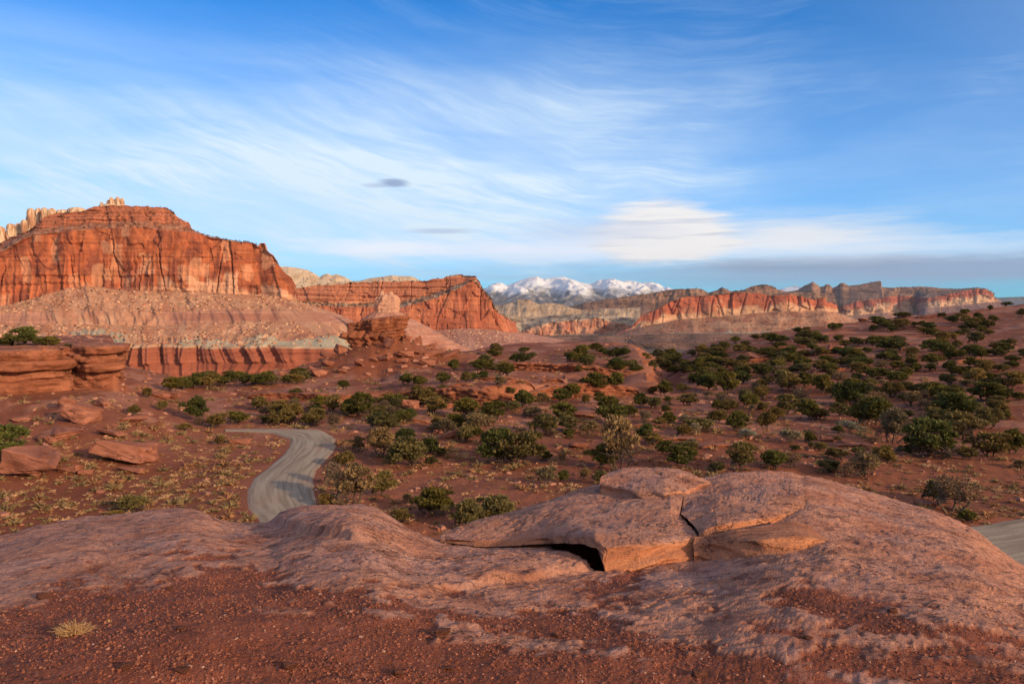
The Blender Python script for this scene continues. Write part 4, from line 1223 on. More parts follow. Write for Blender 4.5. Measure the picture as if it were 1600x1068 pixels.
# ------------------------------------------------------------------ the cracked slab in front
def build_slab():
    e = empty('rock_slab', (float(P(990, 860, 7.0)[0]), 7.0, -2.2))
    tag(e, 'huge cracked pink sandstone slab lying on the knoll, dark hollow under its front edge', 'rock slab')
    loc = np.array(e.location)

    def piece(name, tabs, n, rows, s0, s1, warm, bulge=0.05, seed=0, top0=2):
        s = np.linspace(s0, s1, n)
        lv = []
        for tb in tabs:
            t = np.array([q[:3] for q in tb], float)
            uu, vv = np.interp(s, t[:, 0], t[:, 1]), np.interp(s, t[:, 0], t[:, 2])
            if len(tb[0]) == 3:                                     # rests on the rock below
                yk = smooth1(cast_knoll(uu, vv)[:, 1:2], 25)[:, 0]
                lv.append(P(uu, vv, yk))
            else:
                yy = np.interp(s, t[:, 0], [q[3] for q in tb])
                lv.append(P(uu, vv, np.where(yy < 3, (lv[0][:, 1] if lv else 0) + yy, yy)))
        sink = np.ones(n) if name != 'slab_half' or s0 > 1000 else sstep(s, 940, 950)
        if name == 'cap_slab':
            sink = sink * 0.5
        lv[0] = lv[0] - np.stack([0 * s, 0 * s, 0.07 * sink], -1)
        under = lv[0] + np.array((0, 0.45, 0.0))
        back = lv[-1] + np.array((0, 0.35, -1.8 if name == 'slab_half' else -0.5))
        H = Loft([under] + lv + [back], [5] + rows + [8], 2, 9)
        x, y, z = H.pos[..., 0], H.pos[..., 1], H.pos[..., 2]
        l = H.L
        wall = H.amp([0.6] + [1.0 if i < top0 - 1 else 0.15 for i in range(len(rows))] + [0], 3)
        top = H.amp([0] + [0.0 if i < top0 - 1 else 1.0 for i in range(len(rows))] + [0], 4)
        H.push(wall * (0.045 * fbm(l / 0.7, z / 0.10, 5, 700 + seed) + 0.03 * pn(z / 0.045 + pn(l / 0.6, z, 3), l / 0.9, 705 + seed)))
        i0 = np.nonzero(H.zone >= top0)[0][0]
        i1 = np.nonzero(H.zone <= len(rows))[0][-1]
        ft = np.clip((np.arange(len(H.zone)) - i0) / (i1 - i0), 0, 1)[:, None]
        q = 2.4 * fbm(x / 0.7, y / 0.45, 4, 710 + seed)
        fr = q - np.floor(q)
        pit = np.clip(fbm(x / 0.13, y / 0.13, 3, 716 + seed) - 0.12, 0, 1)
        H.pos[..., 2] += top * (bulge * np.sin(ft * 3.14) + 0.035 * fbm(x / 0.9, y / 0.9, 2, 712 + seed) + 0.009 * (sstep(fr, 0, 0.10) - fr) + 0.007 * fbm(x / 0.2, y / 0.2, 5, 714, 0.6) - 0.011 * pit)
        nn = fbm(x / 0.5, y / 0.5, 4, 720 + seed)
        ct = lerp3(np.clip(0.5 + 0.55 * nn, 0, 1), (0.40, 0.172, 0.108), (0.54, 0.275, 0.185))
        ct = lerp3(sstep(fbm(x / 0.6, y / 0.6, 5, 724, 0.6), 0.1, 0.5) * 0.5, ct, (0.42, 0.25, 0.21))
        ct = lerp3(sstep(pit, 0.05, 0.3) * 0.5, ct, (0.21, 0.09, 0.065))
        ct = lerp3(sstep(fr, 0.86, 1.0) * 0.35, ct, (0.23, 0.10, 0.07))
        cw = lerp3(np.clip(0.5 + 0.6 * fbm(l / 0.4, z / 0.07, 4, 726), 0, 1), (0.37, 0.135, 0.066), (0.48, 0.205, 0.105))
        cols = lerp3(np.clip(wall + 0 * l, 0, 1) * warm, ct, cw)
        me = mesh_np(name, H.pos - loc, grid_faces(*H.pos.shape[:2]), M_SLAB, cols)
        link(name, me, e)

    piece('slab_half', [
        [(686, 686, 848, 7.0), (740, 740, 854, 6.75), (800, 800, 853, 6.75), (845, 845, 851, 6.72), (877, 877, 848, 6.42), (911, 911, 849, 6.05), (930, 930, 856, 5.82), (941, 941, 868, 5.68), (946, 946, 883, 5.62), (1000, 1000, 880, 5.66), (1050, 1050, 870, 5.83), (1092, 1092, 862, 5.98)],
        [(686, 686, 845, 7.08), (740, 740, 845, 6.85), (800, 800, 844, 6.85), (845, 845, 842, 6.80), (877, 877, 839, 6.5), (911, 911, 839, 6.15), (930, 930, 844, 5.92), (946, 946, 856, 5.72), (1000, 1000, 852, 5.82), (1050, 1050, 846, 6.0), (1092, 1090, 840, 6.14)],
        [(686, 686, 842, 7.2), (740, 740, 827, 7.35), (800, 800, 818, 7.4), (900, 900, 806, 7.2), (1000, 1000, 800, 6.95), (1050, 1048, 798, 6.95), (1092, 1062, 804, 6.95)],
        [(686, 688, 839, 7.3), (740, 740, 816, 7.7), (770, 770, 805, 7.9), (800, 800, 798, 8.1), (860, 860, 782, 8.4), (900, 900, 766, 8.7), (935, 935, 757, 8.9), (1000, 1000, 748, 9.1), (1050, 1046, 744, 9.2), (1092, 1076, 742, 9.3)]],
        300, [26, 46, 50], 686, 1092, 0.9, 0.02, 0)
    piece('lower_bed', [
        [(1084, 1084, 866), (1190, 1190, 859), (1240, 1240, 854), (1290, 1290, 846)],
        [(1084, 1084, 852, .08), (1190, 1190, 842, .12), (1240, 1240, 836, .2), (1262, 1262, 838, .14), (1290, 1290, 845, .03)],
        [(1084, 1086, 838, .22), (1150, 1150, 827, .36), (1200, 1200, 818, .66), (1240, 1240, 812, .9), (1262, 1262, 818, .8), (1290, 1292, 843, .15)]],
        150, [16, 16], 1084, 1290, 1.0, 0.0, 20, 3)
    piece('slab_half', [
        [(1064, 1093, 840, 6.08), (1120, 1122, 830, 6.05), (1150, 1150, 826, 6.1), (1200, 1200, 817, 6.35), (1240, 1240, 807, 6.8), (1262, 1258, 797, 7.05)],
        [(1064, 1092, 832, 6.16), (1120, 1121, 821, 6.13), (1150, 1150, 816, 6.2), (1200, 1200, 806, 6.48), (1240, 1240, 798, 6.92), (1262, 1257, 792, 7.15)],
        [(1064, 1064, 804, 6.95), (1120, 1118, 796, 6.9), (1200, 1200, 783, 7.2), (1262, 1256, 779, 7.5)],
        [(1064, 1075, 748, 9.1), (1090, 1092, 747, 9.2), (1140, 1140, 738, 9.5), (1200, 1200, 735.5, 9.7), (1240, 1238, 738, 9.8), (1262, 1256, 743, 9.8)]],
        190, [12, 40, 44], 1064, 1262, 0.85, 0.02, 40)
    piece('cap_slab', [
        [(937, 937, 770, 8.1), (967, 967, 774, 7.9), (1000, 1000, 779, 7.55), (1039, 1039, 785, 7.35), (1067, 1067, 777, 7.7), (1112, 1112, 758, 8.4)],
        [(937, 937, 757, 8.16), (967, 967, 762, 8.0), (1000, 1000, 765, 7.75), (1039, 1039, 771, 7.55), (1067, 1067, 769, 7.85), (1112, 1111, 757, 8.45)],
        [(937, 938, 747, 8.35), (950, 950, 744, 8.4), (1000, 1000, 744, 8.35), (1039, 1039, 750, 8.15), (1067, 1067, 753, 8.3), (1112, 1109, 755, 8.55)],
        [(937, 939, 743, 8.5), (950, 950, 738, 8.7), (975, 975, 732, 8.9), (1001, 1001, 729.5, 9.0), (1056, 1056, 731, 9.0), (1080, 1080, 739, 8.8), (1093, 1093, 748, 8.6), (1112, 1108, 754, 8.6)]],
        170, [12, 18, 16], 937, 1112, 0.6, 0.008, 60)


build_slab()


# ------------------------------------------------------------------ ledges, butte, spire
def ledge(label, path, h, seed, back=5.0, over=0.35, bed=0.5, group=None, name='rock_ledge', cat='rock ledge', top=None, step=0.3):
    """a bedded rock edge along a path on the ground"""
    p = np.array(path, float)
    for _ in range(2):
        q = [p[0]]
        for a, b in zip(p[:-1], p[1:]):
            q += [a * .75 + b * .25, a * .25 + b * .75]
        q.append(p[-1]); p = np.array(q)
    d = np.concatenate([[0], np.cumsum(np.hypot(*np.diff(p, axis=0).T))])
    n = max(24, int(d[-1] / step))
    s = np.linspace(0, d[-1], n)
    p = np.stack([np.interp(s, d, p[:, 0]), np.interp(s, d, p[:, 1])], 1)
    t = np.gradient(p, axis=0)
    nr = np.stack([t[:, 1], -t[:, 0]], 1); nr /= np.hypot(nr[:, :1], nr[:, 1:])
    endw = np.sin(np.clip(s / d[-1], 0, 1) * np.pi) ** 0.35
    gz = ground_z(p[:, 0], p[:, 1])
    gb = smooth1(gz[:, None], 15)[:, 0]
    ztop = (gb + h * endw) if top is None else np.broadcast_to(top, gb.shape) + 0 * gb
    hh = np.maximum(ztop - gb, 0.05)
    nb = max(2, int(round(h / bed)))
    rows = []
    bnd = np.linspace(0, 1, nb + 1)
    for k in range(nb):
        kk = np.full(n, float(k))
        o = over * h * 0.45 * (blocks(s, kk, 1.3 * bed * 3, 1, seed) + 0.5 * pn(s / (bed * 2.2), kk * 3.3, seed + 1)) + over * 0.5 * (k / nb)
        jit = 0.22 / nb * pn(s / (bed * 3), kk + 9.5, seed + 2)
        a, b = bnd[k] + (jit if k else 0), bnd[k + 1]
        th = (b - a)
        for fq, oq in ((0.02, -0.30 * (k > 0)), (0.08, -0.12), (0.16, 0.0), (0.28, 0.03), (0.42, 0.0), (0.56, 0.04), (0.70, 0.02), (0.84, 0.0), (0.93, -0.04), (0.985, -0.14)):
            zz_ = (a + th * fq) * h
            rg = 0.30 * fbm(s / (bed * 1.3), zz_ / (bed * 0.35), 4, seed + 5) + 0.22 * blocks(s, zz_ + 0 * s, bed * 0.9, bed * 0.33, seed + 8) - 0.35 * sstep(-np.abs(pn(s / (bed * 1.8), zz_ / (bed * 3), seed + 11)), -0.05, 0)
            rows.append((o + oq * bed + rg * bed * 0.55, a + th * fq))
    pts = []
    pts.append(np.stack([p[:, 0] + nr[:, 0] * 0.3, p[:, 1] + nr[:, 1] * 0.3, gb - 0.6], -1))
    for o, f in rows:
        o = o + 0.10 * bed * pn(s / (bed * 0.8), f * 9 + 0 * s, seed + 4)
        pts.append(np.stack([p[:, 0] + nr[:, 0] * o, p[:, 1] + nr[:, 1] * o, gb + hh * f], -1))
    for q in (0.06, 0.16, 0.3, 0.5, 0.75, 1.0):
        x, y = p[:, 0] - nr[:, 0] * back * q, p[:, 1] - nr[:, 1] * back * q
        z = (gb + hh) * 1.0 + 0.16 * bed * fbm(x / (bed * 2.5), y / (bed * 2.5), 3, seed + 6)
        g = ground_z(x, y)
        if top is None:
            z = z * (1 - q ** 2) + g * q ** 2
        z = np.where(q > 0.95, np.minimum(g, z) - 0.5, z)
        pts.append(np.stack([x, y, z], -1))
    pos = np.array(pts)
    l = s[None] + 0 * pos[..., 0]
    z = pos[..., 2]
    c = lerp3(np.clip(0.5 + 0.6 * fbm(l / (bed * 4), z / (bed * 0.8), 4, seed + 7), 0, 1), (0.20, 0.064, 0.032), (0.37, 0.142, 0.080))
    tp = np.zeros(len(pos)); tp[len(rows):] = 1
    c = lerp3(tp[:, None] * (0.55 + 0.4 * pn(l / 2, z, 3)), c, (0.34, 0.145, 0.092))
    lc = np.array([p[n // 2, 0], p[n // 2, 1], gb[n // 2]])
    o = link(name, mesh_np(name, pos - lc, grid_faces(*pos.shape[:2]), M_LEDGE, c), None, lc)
    if label:
        tag(o, label, cat, group)
    return o


def wpath(us, tab, off=0.0):
    y = T(np.array(us), tab) + off
    out = []
    for u, q in zip(us, y):
        x = (u - 800) / 1200 * q
        for _ in range(3):
            j = 2.2 * float(pn(x / 9, q / 9, 31))
            x = (u - 800) / 1200 * (q - j)
        out.append((x, q - j))
    return out


ledge('long thin red ledge on the plain below the butte, beside the road bend', wpath(list(range(385, 606, 18)), LEDGE_Y), 1.2, 801, 4.5, 0.5, 0.4)
ledge('broken blocky red ledge wall in the middle of the plain', wpath(list(range(606, 806, 12)), LEDGE_Y), 2.7, 811, 5.0, 0.6, 0.5)
ledge('stepped red ledge behind the dark pinyons at mid plain', wpath(list(range(808, 1004, 12)), LEDGE_Y), 2.5, 821, 5.0, 0.6, 0.5)
ledge('upper red ledge near the gully at the far edge of the plain', wpath(list(range(745, 1022, 14)), LEDGE2_Y), 1.9, 831, 5.0, 0.7, 0.5)


def outcrop():
    def at(u, y):
        return ((u - 800) / 1200 * y, y)
    ledge('massive red rock shelf above the boulder slope, topped by pinyons', [at(-260, 108), at(-120, 108), at(-40, 109), at(20, 111), at(60, 113), at(92, 115), at(110, 117), at(112, 121), at(104, 128)], 7.0, 841, 14, 0.35, 1.7, name='rock_outcrop', cat='rock outcrop', top=-6.25, step=0.25)
    ledge('separate blocky end of the red rock shelf, beyond a dark cleft', [at(100, 124), at(108, 118.5), at(125, 117), at(150, 117), at(172, 118), at(185, 119), at(190, 122), at(186, 127), at(170, 131)], 6.0, 851, 7, 0.4, 1.3, name='rock_outcrop', cat='rock outcrop', top=-5.9, step=0.25)


ledge('broken red bluff along the gully bank, below the far rim pinyons', [((u - 800) / 1200 * y, y) for u, y in ((1016, 148), (1014, 158), (1010, 170), (1003, 182), (994, 195), (984, 208), (974, 220))], 3.2, 838, 6.0, 0.8, 0.55)
outcrop()


def ring(name, cx, cy, prof, seed, mat, tilt=(0, 0), amp=0.14, bed=0.5, n=110, parent=None, colr=((0.20, 0.062, 0.030), (0.34, 0.125, 0.065)), joint=2.0, lf=1.0):
    """closed rock body from (z, half width, half depth, x shift) rings"""
    a = np.linspace(0, 2 * np.pi, n + 1)[:-1]
    pr = np.array(prof, float)
    zz = []
    for i in range(len(pr) - 1):
        m = max(2, int(abs(pr[i + 1, 0] - pr[i, 0]) / bed * 3)) if abs(pr[i + 1, 0] - pr[i, 0]) > 1e-3 else 3
        zz += list(i + np.linspace(0, 1, m + 1)[:-1])
    zz.append(len(pr) - 1)
    k = np.arange(len(pr))
    zf = np.array(zz)
    Z, A, B, S = (np.interp(zf, k, pr[:, j])[:, None] for j in range(4))
    ca, sa = np.cos(a)[None], np.sin(a)[None]
    pw = 0.72
    ex, ey = np.sign(ca) * np.abs(ca) ** pw, np.sign(sa) * np.abs(sa) ** pw
    ll = a[None] / (2 * np.pi) * 40
    wr = (a[None] / (2 * np.pi))
    R = float(pr[:, 1].max())
    qx, qy = ca * 2 + seed, sa * 2 + seed * 0.3
    nz = amp * (pn(qx * 1.2, qy * 1.2 + Z / R, seed) + 0.5 * pn(qx * 3, qy * 3 + 2 * Z / R, seed + 2) + 0.3 * pn(qx * 8, qy * 8 + 4 * Z / R, seed + 3))
    nz = nz + amp * 0.45 * blocks(np.floor(Z / bed + 0.3 * pn(qx, qy, seed + 5)) * 1.0, ll, 1, 40 / (2 * np.pi * R / joint), seed + 6)
    nz = nz + amp * 0.55 * pn(Z / bed * 1.3, 0.4 * qx, seed + 8)
    x = cx + S + A * ex * (1 + nz); y = cy + B * ey * (1 + nz)
    z = Z + tilt[0] * (x - cx) + tilt[1] * (y - cy) + 0.12 * bed * lf * pn(x / bed / 2, y / bed / 2, seed + 9)
    pos = np.stack([x, y, z], -1)
    r = len(zf)
    i = np.arange(r - 1)[:, None] * n + np.arange(n)[None]
    j = np.arange(r - 1)[:, None] * n + (np.arange(n)[None] + 1) % n
    f = np.stack([i, j, j + n, i + n], -1).reshape(-1, 4)
    c = lerp3(np.clip(0.5 + 0.5 * pn(Z / bed * 1.1, qx, seed + 11) + 0.4 * fbm(qx * 3, qy * 3 + Z / bed, 3, seed + 12), 0, 1), *colr)
    lc = np.array(parent.location) if parent else np.array((0, 0, 0))
    return link(name, mesh_np(name, pos - lc, f, mat, c), parent)


def butte():
    yb = 190.0
    e = empty('rock_butte', (MX, yb, float(ground_z(MX, yb))))
    tag(e, 'small layered red rock butte standing on a boulder strewn mound', 'butte')
    pxm = yb / 1200

    def zz(v):
        return float(P(590, v, yb)[2])

    def X(u):
        return (u - 800) * pxm
    c0 = (X(545) + X(628)) / 2
    ring('lower_bed', c0, yb + 2, [(zz(556), 6.2, 4.6, 0.4), (zz(540), 6.0, 4.5, 0.5), (zz(531), 6.3, 4.7, 0), (zz(524), 7.2, 5.2, -0.4), (zz(519), 7.0, 5.0, -0.4), (zz(516), 6.4, 4.6, -0.2), (zz(515.5), 0.1, 0.1, -0.2)], 861, M_LEDGE, (0.02, 0), 0.20, 0.5, n=170, parent=e)
    c1 = (X(562) + X(632)) / 2
    ring('cap_rock', c1, yb + 2, [(zz(521), 4.2, 3.4, -0.3), (zz(518.5), 5.0, 4.0, -0.1), (zz(512), 5.2, 4.3, 0), (zz(505), 5.6, 4.6, 0.1), (zz(500), 5.8, 4.8, 0.2), (zz(497.5), 5.4, 4.4, 0.2), (zz(496), 4.2, 3.2, 0.3), (zz(495.5), 0.1, 0.1, 0.3)], 871, M_LEDGE, (0.115, 0.0), 0.19, 0.55, n=170, parent=e, joint=2.2)
    ring('balanced_block', X(552), yb + 1, [(zz(519), 1.5, 1.5, 0), (zz(513), 1.6, 1.6, 0), (zz(507), 1.7, 1.6, 0), (zz(504), 2.0, 1.7, 0.1), (zz(503), 0.1, 0.1, 0)], 881, M_LEDGE, (0.08, 0), 0.12, 0.7, n=40, parent=e)


butte()


def spire():
    y = 1100.0
    k = y / 1200
    e = empty('rock_spire', ((606 - 800) * k, y, -60.0))
    tag(e, 'pale pink rock pillar on a cone of rubble, seen above the layered butte', kind='structure')

    def Z(v):
        return float(P(606, v, y)[2])
    col_t = ((0.32, 0.14, 0.10), (0.45, 0.24, 0.175))
    ring('talus_slope', (606 - 800) * k, y + 4, [(Z(575), 134, 110, 20), (Z(555), 104, 92, 16), (Z(530), 72, 62, 8), (Z(510), 48, 40, 2), (Z(497), 31, 24, -3), (Z(488), 19, 15, -3), (Z(484), 0.5, 0.5, -1)], 891, M_CLIFF, (0, 0), 0.09, 4.0, 170, e, col_t, 9)
    ring('rock_pillar', (606 - 800) * k, y, [(Z(500), 18, 12, -1), (Z(488), 16.5, 10, 0), (Z(475), 16, 9.5, 0.6), (Z(467), 15, 8.5, 0.8), (Z(463), 13, 7.5, 1), (Z(460.5), 10, 5, 0), (Z(460), 0.2, 0.2, 0)], 901, M_CLIFF, (0, 0), 0.15, 2.0, 80, e, ((0.40, 0.19, 0.125), (0.55, 0.33, 0.23)), 3, 0.5)
    for u, v, hw in ((597, 453, 3.2), (611, 455, 3.6), (603, 458, 2.8), (590, 463, 3.8)):
        ring('pinnacle', (u - 800) * k, y, [(Z(485), hw * 1.3, hw * 1.3, 0), (Z(v + 8), hw * 1.1, hw, 0), (Z(v + 2), hw * 0.8, hw * 0.7, 0), (Z(v), 0.1, 0.1, 0)], 905 + u, M_CLIFF, (0, 0), 0.2, 2.0, 24, e, ((0.42, 0.20, 0.13), (0.55, 0.33, 0.23)), 3, 0.3)
    a = RNG.random(900) * 6.283
    t = RNG.random(900) ** 0.6
    pts = np.stack([(606 - 800) * k + 6 * t + np.cos(a) * (22 + 82 * t), y + 4 + np.sin(a) * (18 + 74 * t), Z(492) + (Z(556) - Z(492)) * t], -1)
    rubble('talus_boulder', pts, 1.2 + 4.5 * RNG.random(900) ** 3, lerp3(RNG.random(900), (0.33, 0.15, 0.10), (0.55, 0.36, 0.27)), M_CLIFF, e, loc=np.array(e.location))


spire()


# ------------------------------------------------------------------ boulders
def boulder_mesh(seed, big=False):
    rr = np.random.default_rng(seed)
    bm = bmesh.new()
    n = 15 if not big else 20
    p = rr.uniform(-1, 1, (n, 3))
    p = np.sign(p) * np.abs(p) ** 0.55
    p[:, 2] = np.clip(p[:, 2], -1, 1) * (0.75 + 0.25 * rr.random(n))
    for q in p:
        bm.verts.new(q * 0.5)
    res = bmesh.ops.convex_hull(bm, input=bm.verts)
    junk = list({g for g in res['geom_interior'] + res['geom_unused'] if isinstance(g, bmesh.types.BMVert)})
    if junk:
        bmesh.ops.delete(bm, geom=junk, context='VERTS')
    bmesh.ops.dissolve_limit(bm, angle_limit=0.14, verts=bm.verts, edges=bm.edges)
    bmesh.ops.bevel(bm, geom=list(bm.edges), offset=0.03, segments=1, affect='EDGES', profile=0.6)
    bmesh.ops.triangulate(bm, faces=bm.faces)
    bmesh.ops.subdivide_edges(bm, edges=bm.edges, cuts=3 if big else 2, use_grid_fill=True)
    v = np.array([q.co[:] for q in bm.verts])
    dsp = 0.06 * fbm(v[:, 0] * 2.5 + v[:, 2] * 1.7, v[:, 1] * 2.5 - v[:, 2] * 1.3, 4, seed % 90) + 0.05 * blocks(v[:, 2], v[:, 0] * 0.6 + v[:, 1] * 0.4, 0.17, 0.5, seed % 70)
    ln = np.linalg.norm(v, axis=1, keepdims=True)
    v = v + v / np.maximum(ln, 1e-3) * dsp[:, None]
    v[:, 2] += 0.42
    f = np.array([[q.index for q in fc.verts] for fc in bm.faces if len(fc.verts) == 3])
    bm.free()
    c = lerp3(np.clip(0.5 + 0.8 * fbm(v[:, 0] * 3, v[:, 1] * 3 + v[:, 2] * 6, 4, seed % 60), 0, 1), (0.20, 0.070, 0.040), (0.36, 0.145, 0.092))
    return mesh_np('boulder', v, f, M_STONE, c, False)


BOULD = [boulder_mesh(1000 + i * 13, i < 4) for i in range(14)]
LAND = []                                                          # landmarks: (phrase, u, v)
ROCKS = [
    # u, v, width px, height px, tilt deg, mesh, label
    (124, 656, 56, 30, 14, 0, 'tall pale boulder leaning below the red rock shelf', 'leaning pale boulder'),
    (90, 684, 62, 22, 4, 1, 'flat pale slab under the leaning boulder, split at one end', 'flat split slab'),
    (62, 738, 104, 46, 12, 2, 'biggest smooth pink boulder on the slope, beside the pinyon at the picture edge', 'biggest smooth boulder'),
    (190, 716, 92, 33, 6, 3, 'wide cracked reddish slab alone on the open slope', 'wide cracked slab'),
    (66, 690, 20, 16, 10, 5, 'small dark block at the end of the flat split slab', None),
    (78, 692, 22, 14, 0, 6, 'small square block under the flat split slab', None),
    (102, 640, 28, 24, 20, 7, 'narrow slab propped against the leaning pale boulder', None),
    (112, 737, 34, 14, -6, 8, 'long low rock at the foot of the biggest smooth boulder', None),
    (134, 740, 22, 10, 8, 9, 'pointed low rock beyond the foot of the biggest smooth boulder', None),
    (30, 657, 30, 9, 4, 4, 'thin flat rock on bare soil under the rock shelf', None),
    (160, 634, 30, 16, 10, 10, 'squarish rock below the separate end of the shelf', None),
    (194, 607, 10, 9, 15, 11, 'small pale cube of rock beside the shelf end', None),
    (176, 680, 48, 12, 4, 12, 'low pale rock just above the wide cracked slab', None),
    (216, 660, 42, 16, -14, 13, 'long tilted slab on the slope beyond the shelf', 'long tilted slab'),
    (238, 668, 30, 12, -10, 5, 'thin slab at the tip of the long tilted slab', None),
    (250, 620, 30, 10, 0, 6, 'flat rock beside bushes at the edge of the plain', None),
    (272, 622, 26, 12, 4, 7, 'pale flat rock beside bushes at the edge of the plain', None),
    (210, 735, 40, 9, 3, 8, 'flat rock chip lying in front of the wide cracked slab', None),
    (377, 693, 32, 11, 4, 9, 'flat pinkish rock on the bank above the road', 'flat rock above the road'),
    (528, 541, 27, 25, 34, 4, 'tilted slab leaning on the shoulder of the butte, road side', 'leaning butte slab'),
    (604, 543, 17, 25, 20, 5, 'upright leaning block in front of the butte', 'upright block at the butte'),
    (634, 528, 14, 14, 20, 6, 'dark block tucked under the overhang of the butte', None),
    (657, 536, 18, 16, -30, 7, 'tilted block just beyond the overhang of the butte', None),
    (633, 556, 26, 12, 6, 8, 'wide low rock on the mound below the butte', None),
    (630, 566, 18, 9, 0, 9, 'flat rock downslope from the wide low rock', None),
    (600, 562, 18, 8, 3, 10, 'flat light rock in front of the upright leaning block', None),
    (612, 558, 16, 10, -8, 11, 'angular rock in front of the upright leaning block', None),
    (560, 572, 14, 13, 8, 12, 'lone squarish rock on the front of the mound', 'lone mound rock'),
    (536, 583, 16, 8, 0, 13, 'flat rock downslope of the lone squarish rock', None),
    (495, 587, 28, 16, 12, 4, 'large smooth rock at the road side foot of the mound', 'large mound foot rock'),
    (449, 588, 26, 10, 10, 0, 'long low rock pointing out from the foot of the mound', None),
    (511, 557, 24, 13, 12, 5, 'slab lying below the leaning shoulder slab', None),
    (484, 582, 20, 15, 30, 6, 'tilted rock behind the large rock at the mound foot', None),
    (512, 572, 20, 10, 10, 7, 'rock halfway up the mound on its road side', None),
    (667, 570, 25, 12, 8, 8, 'low rock where the mound runs out behind the butte', None),
    (681, 556, 34, 12, -14, 9, 'slab on the tail of the mound, next to a long tilted slab', None),
    (700, 557, 36, 10, -20, 10, 'long slab tilted downhill at the tail of the mound', 'tail slab of the mound'),
    (676, 541, 18, 10, -20, 11, 'pointed rock high on the tail of the mound', None),
    (650, 553, 16, 8, 0, 12, 'small rock between the butte and the tail of the mound', None),
    (586, 566, 12, 7, 4, 13, 'small rock below the front of the butte', None),
    (640, 638, 26, 18, 8, 0, 'rounded boulder among olive bushes in front of the broken ledge wall', 'rounded boulder among bushes'),
    (700, 684, 32, 15, -12, 5, 'tilted red rock beside dark pinyons, down the slope from the ledge wall', 'tilted red rock'),
    (684, 677, 16, 9, 6, 6, 'small rock beside the tilted red rock', None),
    (903, 596, 48, 20, -5, 1, 'big overhanging red boulder on the upper ledge by the gully', 'overhanging red boulder'),
    (906, 699, 32, 10, 0, 7, 'low heap shaped reddish rock between junipers', None),
    (862, 612, 22, 10, 4, 8, 'red block on the stepped ledge', None),
    (748, 618, 20, 9, 8, 9, 'red block on top of the broken ledge wall', None),
    (722, 640, 18, 10, 0, 10, 'red block fallen below the broken ledge wall', None),
    (1185, 560, 40, 14, 6, 1, 'wide pale rock on the hillside below the gully pinyons', 'wide pale hillside rock'),
    (1305, 545, 24, 9, 5, 11, 'dark edged rock shelf piece on the hillside', None),
    (1225, 547, 26, 9, -6, 12, 'flat pale rock near the hillside rim', None),
    (1350, 493, 16, 6, 0, 13, 'flat red rock breaking the skyline of the hillside', None),
    (1448, 497, 26, 8, -8, 5, 'broad red rock under the skyline pinyons', None),
    (1542, 706, 26, 12, 8, 6, 'low rock at the foot of the olive junipers on the near hillside', None),
    (1452, 792, 40, 12, 4, 7, 'low pink rock behind the twiggy bush by the road', None),
    (1322, 694, 26, 8, 10, 8, 'thin tilted slab among small stones on the near hillside', None),
    (1352, 700, 22, 8, 12, 9, 'thin tilted slab beside the pale twisted juniper', None),
    (1290, 688, 22, 8, 8, 10, 'thin tilted slab uphill of a small pinyon', None),
]


def build_rocks():
    pts = cast([q[0] for q in ROCKS], [q[1] for q in ROCKS])
    for (u, v, wp, hp, tl, mi, label, lm), p in zip(ROCKS, pts):
        k = p[1] / 1200
        o = link('boulder', BOULD[mi], None, p - np.array((0, 0, 0.07 * hp * k)))
        o.scale = (wp * k * 1.05, wp * k * 0.8, hp * k * 1.0)
        o.rotation_euler = (R_(random.uniform(-6, 6)), R_(tl), R_(random.uniform(-25, 25)))
        tag(o, label, 'boulder')
        if lm:
            LAND.append((lm, u, v))
    # loose flakes lying on the near rock
    FL = [(67, 929, 25, 9, 'flat pink stone at the edge of the gravel, above the dry grass tuft'), (172, 926, 13, 5, 'thin stone chip in the gravel uphill of the dry grass tuft'), (283, 991, 15, 6, 'pale stone chip in the gravel, level with the grass tuft'), (199, 1046, 20, 10, 'rough pink stone near the bottom edge of the gravel'), (287, 1049, 19, 8, 'pale flat stone beside the rough pink stone'), (266, 912, 9, 5, 'tiny pale stone high in the gravel'), (867, 987, 15, 6, 'flat reddish stone in the middle of the gravel'), (693, 995, 22, 9, 'smooth pale stone in the gravel below the slab hollow'), (702, 1044, 18, 6, 'thin pale stone near the bottom of the gravel'), (624, 1051, 17, 9, 'rounded pale stone near the bottom of the gravel'), (1092, 1050, 27, 11, 'largest loose stone, flat topped, on the gravel'), (780, 1012, 10, 6, 'small pale pebble beside the bare rock strip'), (1262, 998, 15, 6, 'flat stone on loose gravel under the smooth rock'), (452, 1041, 24, 9, 'flat grey pink stone sunk in the gravel'), (1394, 962, 14, 6, 'stone chip on the loose patch of the smooth rock')]
    pk = cast_knoll([q[0] for q in FL], [q[1] for q in FL])
    for i, ((u, v, wp, hp, label), p) in enumerate(zip(FL, pk)):
        k = p[1] / 1200
        z = float(knoll_z(p[0], p[1]))
        o = link('loose_stone', BOULD[4 + i % 10], None, (p[0], p[1], z - 0.1 * hp * k))
        o.scale = (wp * k, wp * k * 0.9, hp * k * 1.3)
        o.rotation_euler = (0, R_(random.uniform(-8, 8)), random.uniform(-0.5, 0.5))
        tag(o, label, 'stone')


build_rocks()
# ------------------------------------------------------------------ vegetation
def tube(v, f, c, a, b, ra, rb, col, k=5):
    a, b = np.array(a, float), np.array(b, float)
    d = b - a
    d = d / max(np.linalg.norm(d), 1e-6)
    p = np.cross(d, (0.3, 0.9, 0.2)); p /= max(np.linalg.norm(p), 1e-6)
    q = np.cross(d, p)
    o = len(v)
    for base, r in ((a, ra), (b, rb)):
        for i in range(k):
            t = 2 * math.pi * i / k
            v.append(base + (p * math.cos(t) + q * math.sin(t)) * r); c.append(col)
    for i in range(k):
        j = (i + 1) % k
        f.append((o + i, o + j, o + k + j, o + k + i))


